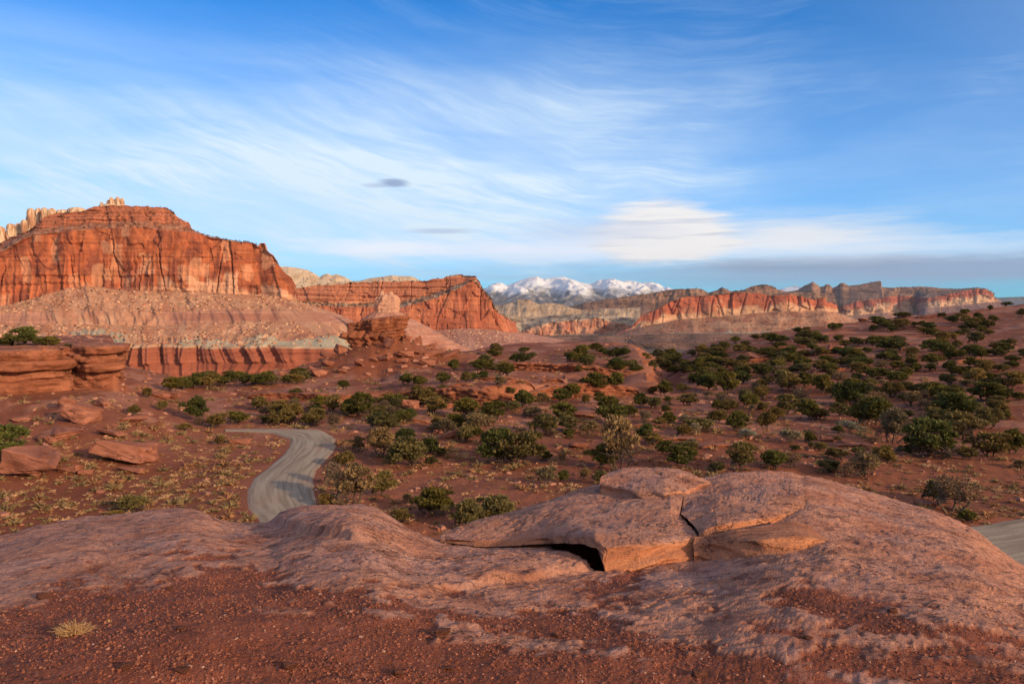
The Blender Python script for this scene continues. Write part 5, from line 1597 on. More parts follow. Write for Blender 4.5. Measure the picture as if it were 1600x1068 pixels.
def limb(v, f, c, a, b, r0, r1, rr, col, seg=4, wig=0.06):
    p = np.array(a, float)
    prev, pr = p, r0
    for i in range(1, seg + 1):
        t = i / seg
        q = np.array(a) * (1 - t) + np.array(b) * t + (rr.normal(size=3) * wig * (1 - abs(2 * t - 1)) if i < seg else 0)
        r = r0 * (1 - t) + r1 * t
        tube(v, f, c, prev, q, pr, r, col)
        prev, pr = q, r


def plant_mesh(seed, kind):
    """crown and trunk meshes of a plant one unit high and about one unit across"""
    rr = np.random.default_rng(seed)
    spec = {  # clusters, leaves per cluster, leaf size, cluster radius, low edge, colour a, colour b, half width
        'pinyon': (40, 100, 0.058, 0.145, 0.0, (0.034, 0.046, 0.010), (0.120, 0.122, 0.032), 0.50),
        'olive': (40, 88, 0.058, 0.140, 0.0, (0.075, 0.068, 0.022), (0.165, 0.142, 0.055), 0.50),
        'grey': (28, 90, 0.055, 0.16, 0.10, (0.100, 0.085, 0.045), (0.190, 0.160, 0.095), 0.50),
        'twig': (22, 40, 0.045, 0.16, 0.12, (0.110, 0.080, 0.050), (0.190, 0.140, 0.090), 0.50),
        'sage': (26, 60, 0.070, 0.17, 0.05, (0.150, 0.150, 0.105), (0.260, 0.250, 0.185), 0.50),
    }[kind]
    nc, nl, ls, cr, low, ca, cb, hw = spec
    lob = rr.normal(size=(4, 3)); lob /= np.linalg.norm(lob, axis=1, keepdims=True)
    lob[:, 2] = np.abs(lob[:, 2]) * 0.8
    cen, rad = [], []
    for i in range(nc):
        d = rr.normal(size=3); d /= np.linalg.norm(d)
        if d[2] < -0.75:
            d[2] = -d[2]
        q = 0.42 + 0.60 * max(0, (lob @ d).max()) ** 3
        rr_ = q * (0.45 + 0.55 * rr.random() ** 0.45)
        mid = low + (1 - low) * 0.42
        z = mid + d[2] * rr_ * (1 - mid) * 1.0 if d[2] > 0 else mid + d[2] * rr_ * (mid - low)
        wz = 1.0 if z > mid else 1.05
        cen.append((d[0] * rr_ * hw * wz, d[1] * rr_ * hw * wz, z)); rad.append(cr * (0.6 + 0.65 * rr.random()))
    cen, rad = np.array(cen), np.array(rad)
    n = nc * nl
    d = rr.normal(size=(nc, nl, 3)); d /= np.linalg.norm(d, axis=-1, keepdims=True)
    d[..., 2] = np.where(d[..., 2] < -0.35, -d[..., 2], d[..., 2])
    pos = cen[:, None] + d * (rad[:, None, None] * rr.random((nc, nl, 1)) ** 0.4) * np.array((1, 1, 0.78))
    pos[..., 2] = np.maximum(pos[..., 2], 0.03)
    up = d + rr.normal(size=d.shape) * 0.55 + np.array((0, 0, 0.35))
    up /= np.linalg.norm(up, axis=-1, keepdims=True)
    sd = np.cross(up, rr.normal(size=d.shape)); sd /= np.maximum(np.linalg.norm(sd, axis=-1, keepdims=True), 1e-6)
    s = ls * (0.55 + 0.8 * rr.random((nc, nl, 1)))
    tri = np.stack([pos - sd * s * 0.55, pos + sd * s * 0.55, pos + up * s * 1.25], 2)
    t = np.clip(rr.random((nc, 1, 1)) * 0.6 + rr.random((nc, nl, 1)) * 0.5, 0, 1)
    col = np.array(ca) * (1 - t) + np.array(cb) * t
    col = np.repeat(col[:, :, None, :], 3, 2)
    crown = mesh_np('crown', tri, np.arange(n * 3).reshape(-1, 3), M_LEAF, col, False)
    v, f, c = [], [], []
    bark = (0.085, 0.058, 0.042) if kind != 'twig' else (0.125, 0.088, 0.062)
    nm = 3 if kind in ('pinyon', 'olive') else 5
    th = 0.024 if kind != 'sage' else 0.012
    stems = [rr.normal(size=3) * np.array((0.09, 0.09, 0)) for _ in range(nm)]
    for i in range(nc):
        st = stems[i % nm]
        fork = st * 2.4 + np.array((0, 0, low + 0.10 + 0.12 * rr.random()))
        if i < nm:
            limb(v, f, c, st * 0.5 + np.array((0, 0, -0.06)), fork, th, th * 0.7, rr, bark, 3, 0.02)
        limb(v, f, c, fork, cen[i], th * 0.5, 0.006, rr, bark, 3, 0.03)
        if kind in ('twig', 'grey'):
            for _ in range(5 if kind == 'twig' else 2):
                limb(v, f, c, fork * 0.5 + cen[i] * 0.5, cen[i] + rr.normal(size=3) * 0.16, 0.008, 0.003, rr, bark, 2, 0.02)
    trunk = mesh_np('trunk', np.array(v), np.array(f), M_BARK, np.array(c), True)
    return crown, trunk


VAR = {k: [plant_mesh(s * 31 + 5, k) for s in range(n)] for k, n in (('pinyon', 7), ('olive', 6), ('grey', 4), ('twig', 3), ('sage', 3))}
NAMES = {'pinyon': ('pinyon_tree', 'pinyon', 'dark green pinyon'), 'olive': ('juniper_bush', 'juniper', 'olive green juniper'), 'grey': ('juniper_tree', 'juniper', 'grey olive juniper'), 'twig': ('dry_bush', 'bush', 'bare brown bush'), 'sage': ('sagebrush', 'shrub', 'pale grey sagebrush')}
# u, v at the base, width px, height px, kind, own label, landmark phrase
PL = [
    (405, 641, 33, 22, 'olive', None, 'dark bush left on the road bank'), (463, 620, 22, 13, 'olive'), (460, 630, 15, 10, 'olive'),
    (430, 665, 21, 20, 'olive', 'small round olive bush at the start of the road bend', 'round bush at the road bend'),
    (456, 657, 30, 27, 'olive'), (485, 665, 30, 24, 'olive'), (499, 637, 23, 22, 'pinyon'), (521, 645, 25, 27, 'olive'), (545, 645, 27, 24, 'pinyon'),
    (566, 651, 33, 40, 'pinyon', 'tall narrow pinyon in the thicket above the road bend', 'tall narrow thicket pinyon'),
    (522, 671, 27, 27, 'twig', 'brown leafless bush right on the outside of the road bend', 'leafless bush at the bend'), (606, 630, 27, 18, 'olive'), (623, 636, 24, 24, 'pinyon'), (606, 646, 21, 14, 'olive'),
    (537, 608, 17, 14, 'pinyon', 'single round dark bush on the bare slope under the butte', 'lone round bush under the butte'), (637, 601, 23, 18, 'pinyon'), (655, 604, 24, 18, 'pinyon'), (650, 616, 18, 15, 'pinyon'),
    (691, 600, 24, 18, 'pinyon', 'wide dark pinyon on bare soil beyond the butte mound', 'wide pinyon beyond the mound'), (709, 580, 21, 18, 'pinyon'), (727, 598, 18, 18, 'olive'), (741, 595, 18, 14, 'pinyon'), (755, 593, 18, 14, 'pinyon'),
    (790, 587, 27, 21, 'pinyon', 'dense round pinyon near the far rim of the plain', 'round rim pinyon'), (818, 634, 27, 24, 'pinyon'), (660, 633, 47, 31, 'olive'), (680, 647, 35, 27, 'olive'), (727, 650, 38, 30, 'pinyon'),
    (709, 674, 33, 30, 'pinyon'), (772, 657, 42, 33, 'pinyon', 'broad bright green pinyon below the broken ledge wall', 'broad pinyon below the ledge wall'), (747, 677, 39, 36, 'grey', 'pale grey juniper among dark pinyons below the ledge wall', 'pale juniper below the ledge wall'), (729, 690, 30, 27, 'olive'),
    (600, 674, 48, 29, 'olive', 'wide olive bush on bare rock uphill of the road', 'wide olive bush uphill of the road'), (632, 659, 27, 18, 'pinyon'), (636, 688, 34, 22, 'pinyon'), (558, 706, 23, 27, 'grey'),
    (594, 714, 41, 44, 'grey', 'brownish grey juniper on the flat beside the road', 'brownish roadside juniper'), (632, 731, 60, 54, 'olive', 'big greyish juniper with a full crown, on the flat beside the road', 'big full roadside juniper'),
    (670, 710, 30, 29, 'pinyon', 'pointed dark green pinyon on the flat, next to a smaller one', 'pointed pinyon on the flat'), (690, 712, 15, 14, 'pinyon', 'small dark round bush touching the pointed pinyon'), (675, 725, 21, 13, 'olive', 'low yellow olive bush in front of the pointed pinyon'),
    (542, 729, 34, 25, 'olive', 'olive bush just off the road, behind the marker post', None), (517, 757, 38, 38, 'twig', 'leafless brown bush at the road edge behind the marker post', 'leafless bush by the post'),
    (554, 788, 66, 64, 'grey', 'tall open juniper with bare forked trunk rising behind the near rock', 'forked juniper behind the rock'), (600, 774, 38, 38, 'olive', 'olive juniper pressed against the forked open juniper'), (508, 792, 23, 20, 'olive', 'small round bush at the road edge below the marker post'),
    (636, 785, 17, 17, 'grey', 'small dry bush on bare soil behind the dark green pinyon'), (679, 805, 66, 44, 'pinyon', 'bushy dark green pinyon on red soil just behind the near rock', 'dark pinyon behind the rock'), (627, 816, 34, 20, 'olive', 'low dark bush at the edge of the near rock'),
    (727, 825, 52, 44, 'olive', 'dense olive juniper behind the slab, road side one of a touching pair', None), (772, 815, 68, 46, 'olive', 'dense olive juniper behind the slab, hill side one of a touching pair', 'olive pair behind the slab'),
    (788, 702, 42, 34, 'pinyon'), (817, 725, 70, 62, 'olive', 'largest juniper on the flat, rounded crown over a pale forked trunk', 'largest juniper on the flat'), (774, 727, 50, 52, 'pinyon', 'dark pinyon growing into the largest juniper on the flat'),
    (852, 677, 44, 34, 'olive'), (881, 656, 39, 28, 'pinyon'), (888, 672, 31, 23, 'olive'), (922, 680, 28, 26, 'grey', 'lone brownish juniper on open ground at mid plain', 'lone brownish juniper'), (817, 636, 30, 26, 'pinyon'), (848, 633, 27, 21, 'grey'),
    (876, 629, 30, 21, 'pinyon'), (892, 621, 36, 24, 'pinyon'), (930, 614, 36, 28, 'pinyon', 'broad dark pinyon below the overhanging boulder', 'pinyon below the overhanging boulder'), (964, 610, 28, 23, 'pinyon'), (937, 631, 17, 17, 'pinyon'), (915, 631, 15, 15, 'olive'),
    (950, 644, 30, 24, 'pinyon'), (961, 662, 45, 34, 'pinyon', 'wide cluster forming pinyon in the middle of the plain', 'cluster pinyon at mid plain'), (983, 652, 21, 18, 'pinyon'), (1001, 637, 25, 24, 'pinyon'), (1020, 616, 15, 13, 'olive'), (1040, 618, 25, 24, 'pinyon'),
    (1067, 613, 24, 16, 'olive'), (1024, 639, 24, 19, 'olive'), (1043, 629, 13, 12, 'pinyon'), (1040, 644, 15, 11, 'pinyon'), (1043, 664, 27, 21, 'pinyon', 'compact pinyon on bare red rock between two dry bushes', 'compact pinyon on bare rock'), (1007, 659, 18, 20, 'twig'),
    (1076, 633, 29, 21, 'olive'), (1105, 610, 33, 26, 'pinyon'), (1139, 616, 39, 34, 'pinyon', 'big round pinyon at the foot of the hillside, by the gully', 'big round foot pinyon'), (1160, 590, 24, 18, 'pinyon'), (1165, 629, 27, 22, 'olive'), (1119, 641, 18, 17, 'pinyon'),
    (1138, 643, 31, 18, 'olive'), (1092, 673, 45, 20, 'olive', 'long low juniper spreading over bare rock', 'long low juniper'), (1151, 673, 42, 32, 'pinyon', 'wide pinyon alone on bare rock behind the slab', 'wide pinyon on bare rock'), (1200, 670, 28, 27, 'olive'), (1010, 690, 27, 28, 'pinyon'),
    (967, 735, 58, 78, 'grey', 'tallest grey green juniper, standing right behind the cap of the slab', 'tallest grey juniper'), (940, 732, 40, 36, 'pinyon', 'dark pinyon at the base of the tallest grey juniper'), (1039, 710, 27, 23, 'pinyon'), (1062, 730, 45, 36, 'pinyon', 'open pinyon with visible trunk behind the slab cap', 'open pinyon behind the cap'),
    (1085, 718, 18, 19, 'olive'), (1160, 735, 42, 44, 'olive', 'full olive juniper whose foot is hidden by the slab top', 'full juniper at the slab top'), (1122, 737, 27, 15, 'olive', 'low bush peeping over the slab top'), (1208, 732, 37, 33, 'pinyon', 'bright green pinyon beside a brown bush, over the slab top', 'bright pinyon over the slab'),
    (1234, 731, 30, 26, 'twig', 'brown bush beside the bright green pinyon over the slab top'), (856, 757, 27, 29, 'grey', 'thin grey juniper on the pale grass behind the slab', 'thin grey juniper'), (882, 755, 20, 22, 'pinyon', 'small upright pinyon beside the thin grey juniper'), (915, 750, 18, 21, 'grey'), (937, 755, 24, 23, 'olive', 'olive bush touching the corner of the slab cap'),
    (853, 719, 20, 15, 'pinyon'), (879, 726, 15, 22, 'twig'), (1265, 692, 18, 18, 'pinyon', 'small lone dark pinyon on the near hillside', 'small lone pinyon'), (1282, 704, 21, 15, 'olive'), (1243, 704, 15, 9, 'olive'), (1296, 737, 36, 22, 'olive', 'spreading low juniper at the top edge of the near rock', 'spreading juniper by the rock'),
    (1229, 647, 35, 30, 'olive', 'olive juniper half of a touching pair on the hillside', None), (1262, 656, 35, 33, 'pinyon', 'dark half of the touching pair on the hillside', 'dark half of the pair'), (1310, 650, 26, 22, 'olive'), (1367, 664, 68, 44, 'pinyon', 'broad dark pinyon right behind the pale twisted juniper', None),
    (1392, 692, 44, 50, 'grey', 'pale twisted juniper with a bare bent trunk', 'pale twisted juniper'), (1310, 676, 18, 13, 'pinyon'), (1327, 674, 26, 15, 'sage', 'pale silvery sagebrush next to a dark bush on the near hillside', 'silvery sagebrush'), (1382, 724, 33, 32, 'olive', 'upright olive bush in front of the pale twisted juniper', 'upright olive bush'),
    (1352, 746, 42, 36, 'grey', 'small half bare juniper with a thick stem, just above the near rock', 'half bare juniper'), (1325, 744, 34, 26, 'twig', 'tangle of bare branches beside the half bare juniper'), (1405, 708, 14, 11, 'sage', 'small pale sagebrush beside the large spreading pinyon'), (1454, 715, 76, 58, 'pinyon', 'large spreading dark pinyon on the near hillside', 'large spreading pinyon'),
    (1420, 711, 23, 18, 'pinyon', 'dark bush tucked under the large spreading pinyon'), (1487, 650, 58, 42, 'pinyon', 'wide flat topped pinyon above the large spreading one', 'flat topped pinyon'), (1504, 684, 58, 44, 'olive', 'mounded olive juniper uphill of the large spreading pinyon', 'mounded olive juniper'), (1541, 669, 39, 35, 'olive'), (1558, 646, 26, 23, 'olive'),
    (1549, 714, 58, 39, 'olive', 'dense dome shaped juniper at the hill foot by a dark neighbour', 'dome shaped juniper'), (1583, 708, 47, 38, 'pinyon', 'dark pinyon beside the dome shaped juniper, at the picture edge'), (1487, 800, 70, 54, 'twig', 'large twiggy brown bush on the road verge', 'large twiggy bush'), (1462, 785, 40, 34, 'olive', 'dark green growth inside the large twiggy bush'),
    (1510, 815, 26, 20, 'pinyon', 'small bright green bush between the twiggy bush and the road'), (1594, 733, 21, 15, 'grey', 'small grey bush on flat soil at the picture edge above the road'), (1325, 631, 53, 39, 'pinyon', 'biggest dark pinyon on the hillside, shaped like a dome', 'biggest hillside pinyon'), (1287, 615, 37, 28, 'pinyon'), (1258, 606, 26, 27, 'pinyon'), (1233, 610, 36, 28, 'olive'),
    (1191, 590, 26, 21, 'pinyon'), (1198, 600, 23, 14, 'olive'), (1160, 599, 26, 23, 'pinyon'), (1357, 605, 23, 17, 'olive'), (1371, 592, 36, 19, 'pinyon'), (1392, 620, 29, 26, 'olive', 'rusty olive juniper at mid hillside', 'rusty hillside juniper'), (1401, 598, 29, 17, 'pinyon'), (1417, 592, 20, 17, 'pinyon'), (1431, 581, 17, 15, 'pinyon'),
    (1403, 577, 23, 14, 'pinyon'), (1384, 563, 26, 15, 'pinyon'), (1379, 573, 17, 11, 'olive'), (1338, 560, 23, 17, 'pinyon', 'dark pinyon above the dark edged hillside rock', 'pinyon above the dark edged rock'), (1344, 573, 26, 15, 'pinyon'), (1392, 549, 43, 20, 'pinyon', 'widest dark clump high on the hillside', 'widest high clump'), (1354, 552, 14, 11, 'pinyon'),
    (1425, 557, 20, 15, 'olive'), (1455, 549, 33, 17, 'pinyon'), (1484, 557, 23, 18, 'pinyon', 'round pinyon high on the hill, in a thin row', 'round high hill pinyon'), (1501, 560, 20, 15, 'pinyon'), (1543, 555, 17, 11, 'pinyon'), (1533, 577, 23, 17, 'pinyon'), (1481, 579, 23, 14, 'pinyon'), (1501, 587, 33, 15, 'pinyon'), (1455, 579, 20, 12, 'pinyon'), (1582, 565, 20, 11, 'pinyon'),
    (1544, 598, 30, 17, 'pinyon', 'flat dark pinyon near the picture edge at mid hillside', 'flat mid hill pinyon'), (1582, 608, 43, 30, 'olive'), (1541, 625, 59, 30, 'pinyon', 'long dark row forming pinyon at mid hillside', 'long mid hill pinyon'), (1481, 601, 26, 20, 'olive'), (1462, 625, 47, 30, 'pinyon'), (1490, 637, 46, 36, 'pinyon'), (1423, 634, 27, 27, 'grey', 'grey brown thin crowned juniper at mid hillside', 'thin grey hillside juniper'),
    (1369, 502, 20, 9, 'pinyon', 'low dark bush on the skyline beside a flat red rock', 'skyline bush by the red rock'), (1412, 496, 31, 9, 'pinyon'), (1471, 496, 14, 7, 'pinyon'), (1506, 492, 12, 9, 'pinyon', 'umbrella shaped little pinyon on the skyline', 'umbrella pinyon on the skyline'), (1497, 496, 14, 7, 'pinyon'), (1527, 496, 14, 8, 'pinyon'), (1547, 485, 8, 9, 'pinyon', 'thin pointed little tree on the skyline', 'pointed skyline tree'), (1574, 476, 16, 8, 'pinyon'),
    (14, 547, 36, 16, 'pinyon', 'low pinyon clump on the rock shelf at the picture edge'), (36, 545, 46, 30, 'pinyon', 'tallest pinyon on top of the red rock shelf', 'tallest shelf pinyon'), (62, 544, 26, 18, 'pinyon', 'rounded pinyon on the rock shelf near its cleft'), (82, 545, 22, 17, 'pinyon', 'last pinyon on the rock shelf before the cleft'), (106, 543, 10, 6, 'olive', 'tiny bush at the cleft of the rock shelf'),
    (4, 728, 72, 66, 'pinyon', 'dark pinyon cut by the picture edge beside the biggest smooth boulder', 'pinyon at the picture edge'), (305, 658, 35, 36, 'pinyon', 'upright dark pinyon alone above the far strip of road', 'upright pinyon above the road'), (253, 641, 16, 18, 'olive'), (230, 621, 18, 18, 'olive'), (340, 667, 42, 20, 'olive'), (372, 661, 31, 19, 'pinyon'), (205, 801, 38, 30, 'olive', 'yellow olive bush at the edge of the near rock on the grassy plain', 'yellow bush by the near rock'),
    (182, 807, 22, 11, 'olive', 'low green bush hugging the yellow olive bush'), (312, 665, 18, 14, 'twig', 'grey leafless shrub at the foot of the upright pinyon'), (400, 633, 12, 9, 'olive'), (345, 694, 15, 12, 'olive', 'small bush on the bank near the flat pinkish rock'), (398, 633, 9, 8, 'olive'),
    (210, 648, 20, 16, 'olive'), (288, 672, 22, 12, 'olive'), (1443, 640, 22, 18, 'twig'), (1345, 652, 24, 16, 'twig'), (820, 690, 24, 12, 'sage', 'pale sagebrush mat between junipers on the flat'), (1380, 600, 12, 9, 'sage'), (1175, 640, 10, 8, 'sage'), (780, 600, 14, 9, 'sage'), (1270, 555, 14, 7, 'sage'),
]


def plants():
    rr = random.Random(5)
    items = [(p + (None,) * (7 - len(p))) for p in PL]
    # the rest of the cover: hillside, rim of the plain, band beyond the road
    def fill(n, u0, u1, v0f, v1f, w0, w1, kinds):
        k = 0
        tries = 0
        while k < n and tries < n * 30:
            tries += 1
            u = rr.uniform(u0, u1)
            v0, v1 = v0f(u), v1f(u)
            if v1 <= v0:
                continue
            v = v0 + (v1 - v0) * rr.random()
            w_ = (w0 + (w1 - w0) * (v - v0f(u0)) / 100.0 if False else rr.uniform(w0, w1)) * (0.75 + 0.5 * (v - 480) / 150)
            if rr.random() > float(sstep(pn(u / 45.0, v / 13.0, 77), -0.35, 0.3)) and tries < n * 24:
                continue
            if any(abs(q[0] - u) < (q[2] + w_) * 0.2 and abs(q[1] - v) < 3 for q in items):
                continue
            items.append((u, v, w_, w_ * rr.uniform(0.55, 0.8), rr.choice(kinds), None, None)); k += 1
    sky_v = lambda u: float(np.interp(u, [1040, 1100, 1150, 1200, 1250, 1300, 1370, 1420, 1480, 1560, 1600], [566, 549, 534, 526, 519, 514, 507, 501, 499, 488, 480]))
    fill(165, 1045, 1600, sky_v, lambda u: 585, 14, 26, ['pinyon', 'olive'])
    fill(64, 1100, 1600, lambda u: 575, lambda u: 665, 13, 27, ['pinyon', 'olive', 'olive', 'twig'])
    fill(36, 735, 1010, lambda u: 549, lambda u: 585, 15, 24, ['pinyon', 'pinyon', 'olive'])
    fill(22, 265, 480, lambda u: 598 - (u - 265) * 0.03, lambda u: 612 - (u - 265) * 0.06, 18, 26, ['pinyon', 'olive', 'pinyon'])
    fill(18, 1045, 1130, lambda u: 560, lambda u: 600, 15, 22, ['pinyon'])
    fill(12, 985, 1050, lambda u: 555, lambda u: 580, 14, 20, ['pinyon', 'olive'])
    fill(34, 1010, 1560, lambda u: 640, lambda u: 720, 10, 20, ['olive', 'twig', 'grey', 'sage', 'olive'])
    fill(26, 380, 640, lambda u: 636, lambda u: 664, 14, 25, ['olive', 'olive', 'twig', 'pinyon'])
    fill(16, 640, 900, lambda u: 600, lambda u: 690, 14, 26, ['olive', 'grey', 'pinyon'])
    pts = cast([q[0] for q in items], [q[1] for q in items])
    for q in items:
        if q[6]:
            LAND.append((q[6], q[0], q[1]))
    used = {o['label'] for o in scene.objects if 'label' in o}
    used |= {q[5] for q in items if q[5]}
    cnt = {}
    shelf_y = {0: 112, 1: 113, 2: 115, 3: 117, 4: 118}
    for q, p in zip(items, pts):
        u, v, wp, hp, kind, label, lm = q
        if label and 'rock shelf' in label:
            y = 121.0
            p = P(u, v, y); p[2] = -6.2
        k = p[1] / 1200
        nm, cat, word = NAMES[kind]
        if not label:
            size = 'tiny' if wp < 14 else 'small' if wp < 19 else 'midsize' if wp < 30 else 'large'
            near = sorted(LAND, key=lambda L: math.hypot(L[1] - u, (L[2] - v) * 2.2))
            for dist in ('just', 'well'):
                for ph, lu, lv in near[:60]:
                    du, dv = u - lu, (v - lv) * 2.2
                    far = 'close' if math.hypot(du, dv) < 45 else 'well'
                    if abs(du) < 7 and abs(dv) < 7:
                        continue
                    if abs(dv) > 1.8 * abs(du):
                        rel = 'behind' if dv < 0 else 'in front of'
                    elif abs(du) > 1.8 * abs(dv):
                        rel = 'hillward of' if du > 0 else 'roadward of'
                        if u < 400:
                            rel = 'roadward of' if du > 0 else 'shelfward of'
                    else:
                        side = ('hillward' if du > 0 else 'roadward') if u >= 400 else ('roadward' if du > 0 else 'shelfward')
                        rel = side + (' and behind' if dv < 0 else ' and before')
                    tail = {'close': 'just', 'well': 'well'}[far]
                    lb = f'{size} {word} {tail} {rel} the {ph}'
                    if lb not in used:
                        label = lb
                        break
                if label:
                    break
            if not label:
                label = f'{size} {word} in the scattered cover of the hillside'
        used.add(label)
        e = empty(nm, p - np.array((0, 0, 0.04 * hp * k)))
        tag(e, label, cat, {'pinyon': 'pinyons scattered over the plain and hillside', 'olive': 'olive junipers scattered over the plain', 'grey': 'grey junipers scattered over the plain', 'twig': 'leafless bushes on the plain', 'sage': 'sagebrush on the plain'}[kind])
        var = VAR[kind]
        i = cnt.get(kind, rr.randrange(9)); cnt[kind] = i + 1
        cm, tm = var[(i * 5 + rr.randrange(2)) % len(var)]
        e.rotation_euler = (0, 0, rr.uniform(0, 6.28))
        g_ = rr.uniform(1.04, 1.28)
        e.scale = (wp * k * g_, wp * k * rr.uniform(1.0, 1.25), hp * k * rr.uniform(1.02, 1.25))
        link('crown', cm, e); link('trunk', tm, e)


plants()


# ------------------------------------------------------------------ grass, stones on the plain
def tufts():
    """bunch grass and low weeds nobody could count"""
    n0 = 40000
    azr = RNG.uniform(R_(-36), R_(36), n0)
    Y = 50 * np.exp(RNG.random(n0) * math.log(215 / 50))
    X = Y * np.tan(azr)
    U = 800 + 1200 * X / Y
    z = ground_z(X, Y)
    vv = proj(X, Y, z)[1]
    dn = 0.16 + 0.65 * sstep(fbm(X / 5, Y / 8, 4, 900), -0.05, 0.4)
    dn = dn + 0.45 * (1 - sstep(U, 330, 420)) * (vv > 670)
    dn = dn + 0.8 * np.exp(-((U - 740) / 90) ** 2 - ((vv - 712) / 20) ** 2)
    dn = dn + 0.5 * np.exp(-((U - 1480) / 120) ** 2 - ((vv - 765) / 22) ** 2)
    rd = verge_dist(X, Y)
    dn = np.where(rd < 0.7, 0, dn + 0.35 * (rd < 3.0))
    dn = np.where((U < 200) & (Y > 108), 0, dn)
    dn = dn * np.where(Y > 120, 0.55, 1)
    keep = RNG.random(n0) < dn * 0.5
    X, Y, z = X[keep], Y[keep], z[keep]
    n = len(X)
    k = 28
    size = (0.17 + 0.34 * RNG.random(n) ** 2.2) * (0.8 + Y / 300)
    d = RNG.normal(size=(n, k, 3)); d[..., 2] = np.abs(d[..., 2]) * 0.9 + 0.15
    d /= np.linalg.norm(d, axis=-1, keepdims=True)
    R = (size * 0.75)[:, None, None]
    sq = np.array((1.0, 1.0, 0.62))
    base = np.stack([X, Y, z], -1)[:, None, :] + d * R * 0.5 * sq
    tip = base + (d + RNG.normal(size=(n, k, 3)) * 0.22) * R * (0.75 + 0.5 * RNG.random((n, k, 1))) * sq
    sd = np.cross(d, RNG.normal(size=(n, k, 3))); sd /= np.maximum(np.linalg.norm(sd, axis=-1, keepdims=True), 1e-6)
    wdt = R * 0.19
    v = np.stack([base - sd * wdt, base + sd * wdt, tip], 2)
    t = RNG.random((n, 1, 1))
    pale = np.array((0.37, 0.285, 0.19)); brown = np.array((0.24, 0.155, 0.092)); green = np.array((0.17, 0.15, 0.085))
    bush = RNG.random(n) < 0.20
    v = np.where(bush[:, None, None, None], base[:, :1, None, :] + (v - base[:, :1, None, :]) * np.array((1.7, 1.7, 2.2)), v)
    t = np.where(bush[:, None, None], 0.7 + 0.3 * t, t)
    c = np.where(t < 0.45, pale, np.where(t < 0.8, brown, green)) * (0.75 + 0.4 * RNG.random((n, k, 1)))
    c = np.repeat(c[:, :, None, :], 3, 2)
    me = mesh_np('grass', v, np.arange(n * k * 3).reshape(-1, 3), M_TUFT, c, False)
    tag(link('grass', me), 'dry bunch grass scattered over the red plain', kind='stuff')
    # small stones
    n0 = 5200
    azr = RNG.uniform(R_(-36), R_(36), n0)
    Y = 52 * np.exp(RNG.random(n0) * math.log(230 / 52))
    X = Y * np.tan(azr)
    U = 800 + 1200 * X / Y
    dn = 0.25 + 0.7 * sstep(fbm(X / 11, Y / 8, 3, 910), 0.0, 0.5) + 0.8 * (1 - sstep(U, 230, 300)) * sstep(Y, 74, 84)
    mnd = np.hypot(X - MX, Y - MY) < 26
    dn = dn + 1.0 * mnd
    keep = (RNG.random(n0) < dn) & (road_dist(X, Y) > 5)
    X, Y = X[keep], Y[keep]
    z = ground_z(X, Y)
    sz = (0.14 + 0.75 * RNG.random(len(X)) ** 3.2) * (0.7 + Y / 300) * np.where(mnd[keep], 1.5, 1.0)
    cc = lerp3(RNG.random(len(X)), (0.25, 0.095, 0.058), (0.44, 0.215, 0.15))
    o = rubble('rubble', np.stack([X, Y, z + sz * 0.08], -1), sz, cc, M_STONE, None, 0.45)
    tag(o, 'small red stones strewn over the plain', kind='stuff')


tufts()


def small_ledges():
    rr = random.Random(3)
    taken = set()
    spots = [(1190, 566, 60, 1.1), (1290, 552, 70, 1.0), (1340, 548, 50, 0.8), (1450, 560, 60, 0.8), (1515, 566, 50, 0.7), (1420, 607, 60, 0.7), (1300, 580, 50, 0.7), (1130, 586, 60, 1.3), (1230, 622, 50, 0.6), (1550, 610, 50, 0.7), (1060, 690, 80, 0.45), (1010, 668, 60, 0.4), (905, 652, 50, 0.5), (1130, 700, 70, 0.4), (700, 668, 70, 0.6), (1335, 700, 60, 0.45), (1560, 690, 50, 0.5), (640, 660, 60, 0.5), (690, 619, 90, 0.9), (765, 612, 90, 0.9), (830, 603, 80, 0.8), (885, 606, 80, 0.9), (935, 598, 80, 0.9), (975, 588, 70, 0.9), (870, 581, 90, 0.8), (790, 594, 80, 0.7), (720, 634, 80, 0.7)]
    pts = cast([s[0] for s in spots], [s[1] for s in spots])
    for i, ((u, v, wp, h), p) in enumerate(zip(spots, pts)):
        k = p[1] / 1200
        a = R_(rr.uniform(-14, 14))
        hw = wp * k / 2
        path = [(p[0] + t * hw * math.cos(a), p[1] + t * hw * math.sin(a) + rr.uniform(-0.12, 0.12) * hw) for t in (-1, -0.6, -0.2, 0.2, 0.6, 1)]
        near = sorted(LAND, key=lambda L: math.hypot(L[1] - u, (L[2] - v) * 2.2))
        for ph, lu, lv in near:
            du, dv = u - lu, (v - lv) * 2.2
            rel = ('behind' if dv < 0 else 'in front of') if abs(dv) > abs(du) else ('hillward of' if du > 0 else 'roadward of')
            if (rel, ph) not in taken:
                taken.add((rel, ph))
                break
        ledge(f'low bedded red rock ledge {rel} the {ph}', path, h, 920 + i * 9, 3.0, 0.5, 0.28, group='low rock ledges on the plain and hillside', step=0.22)


small_ledges()


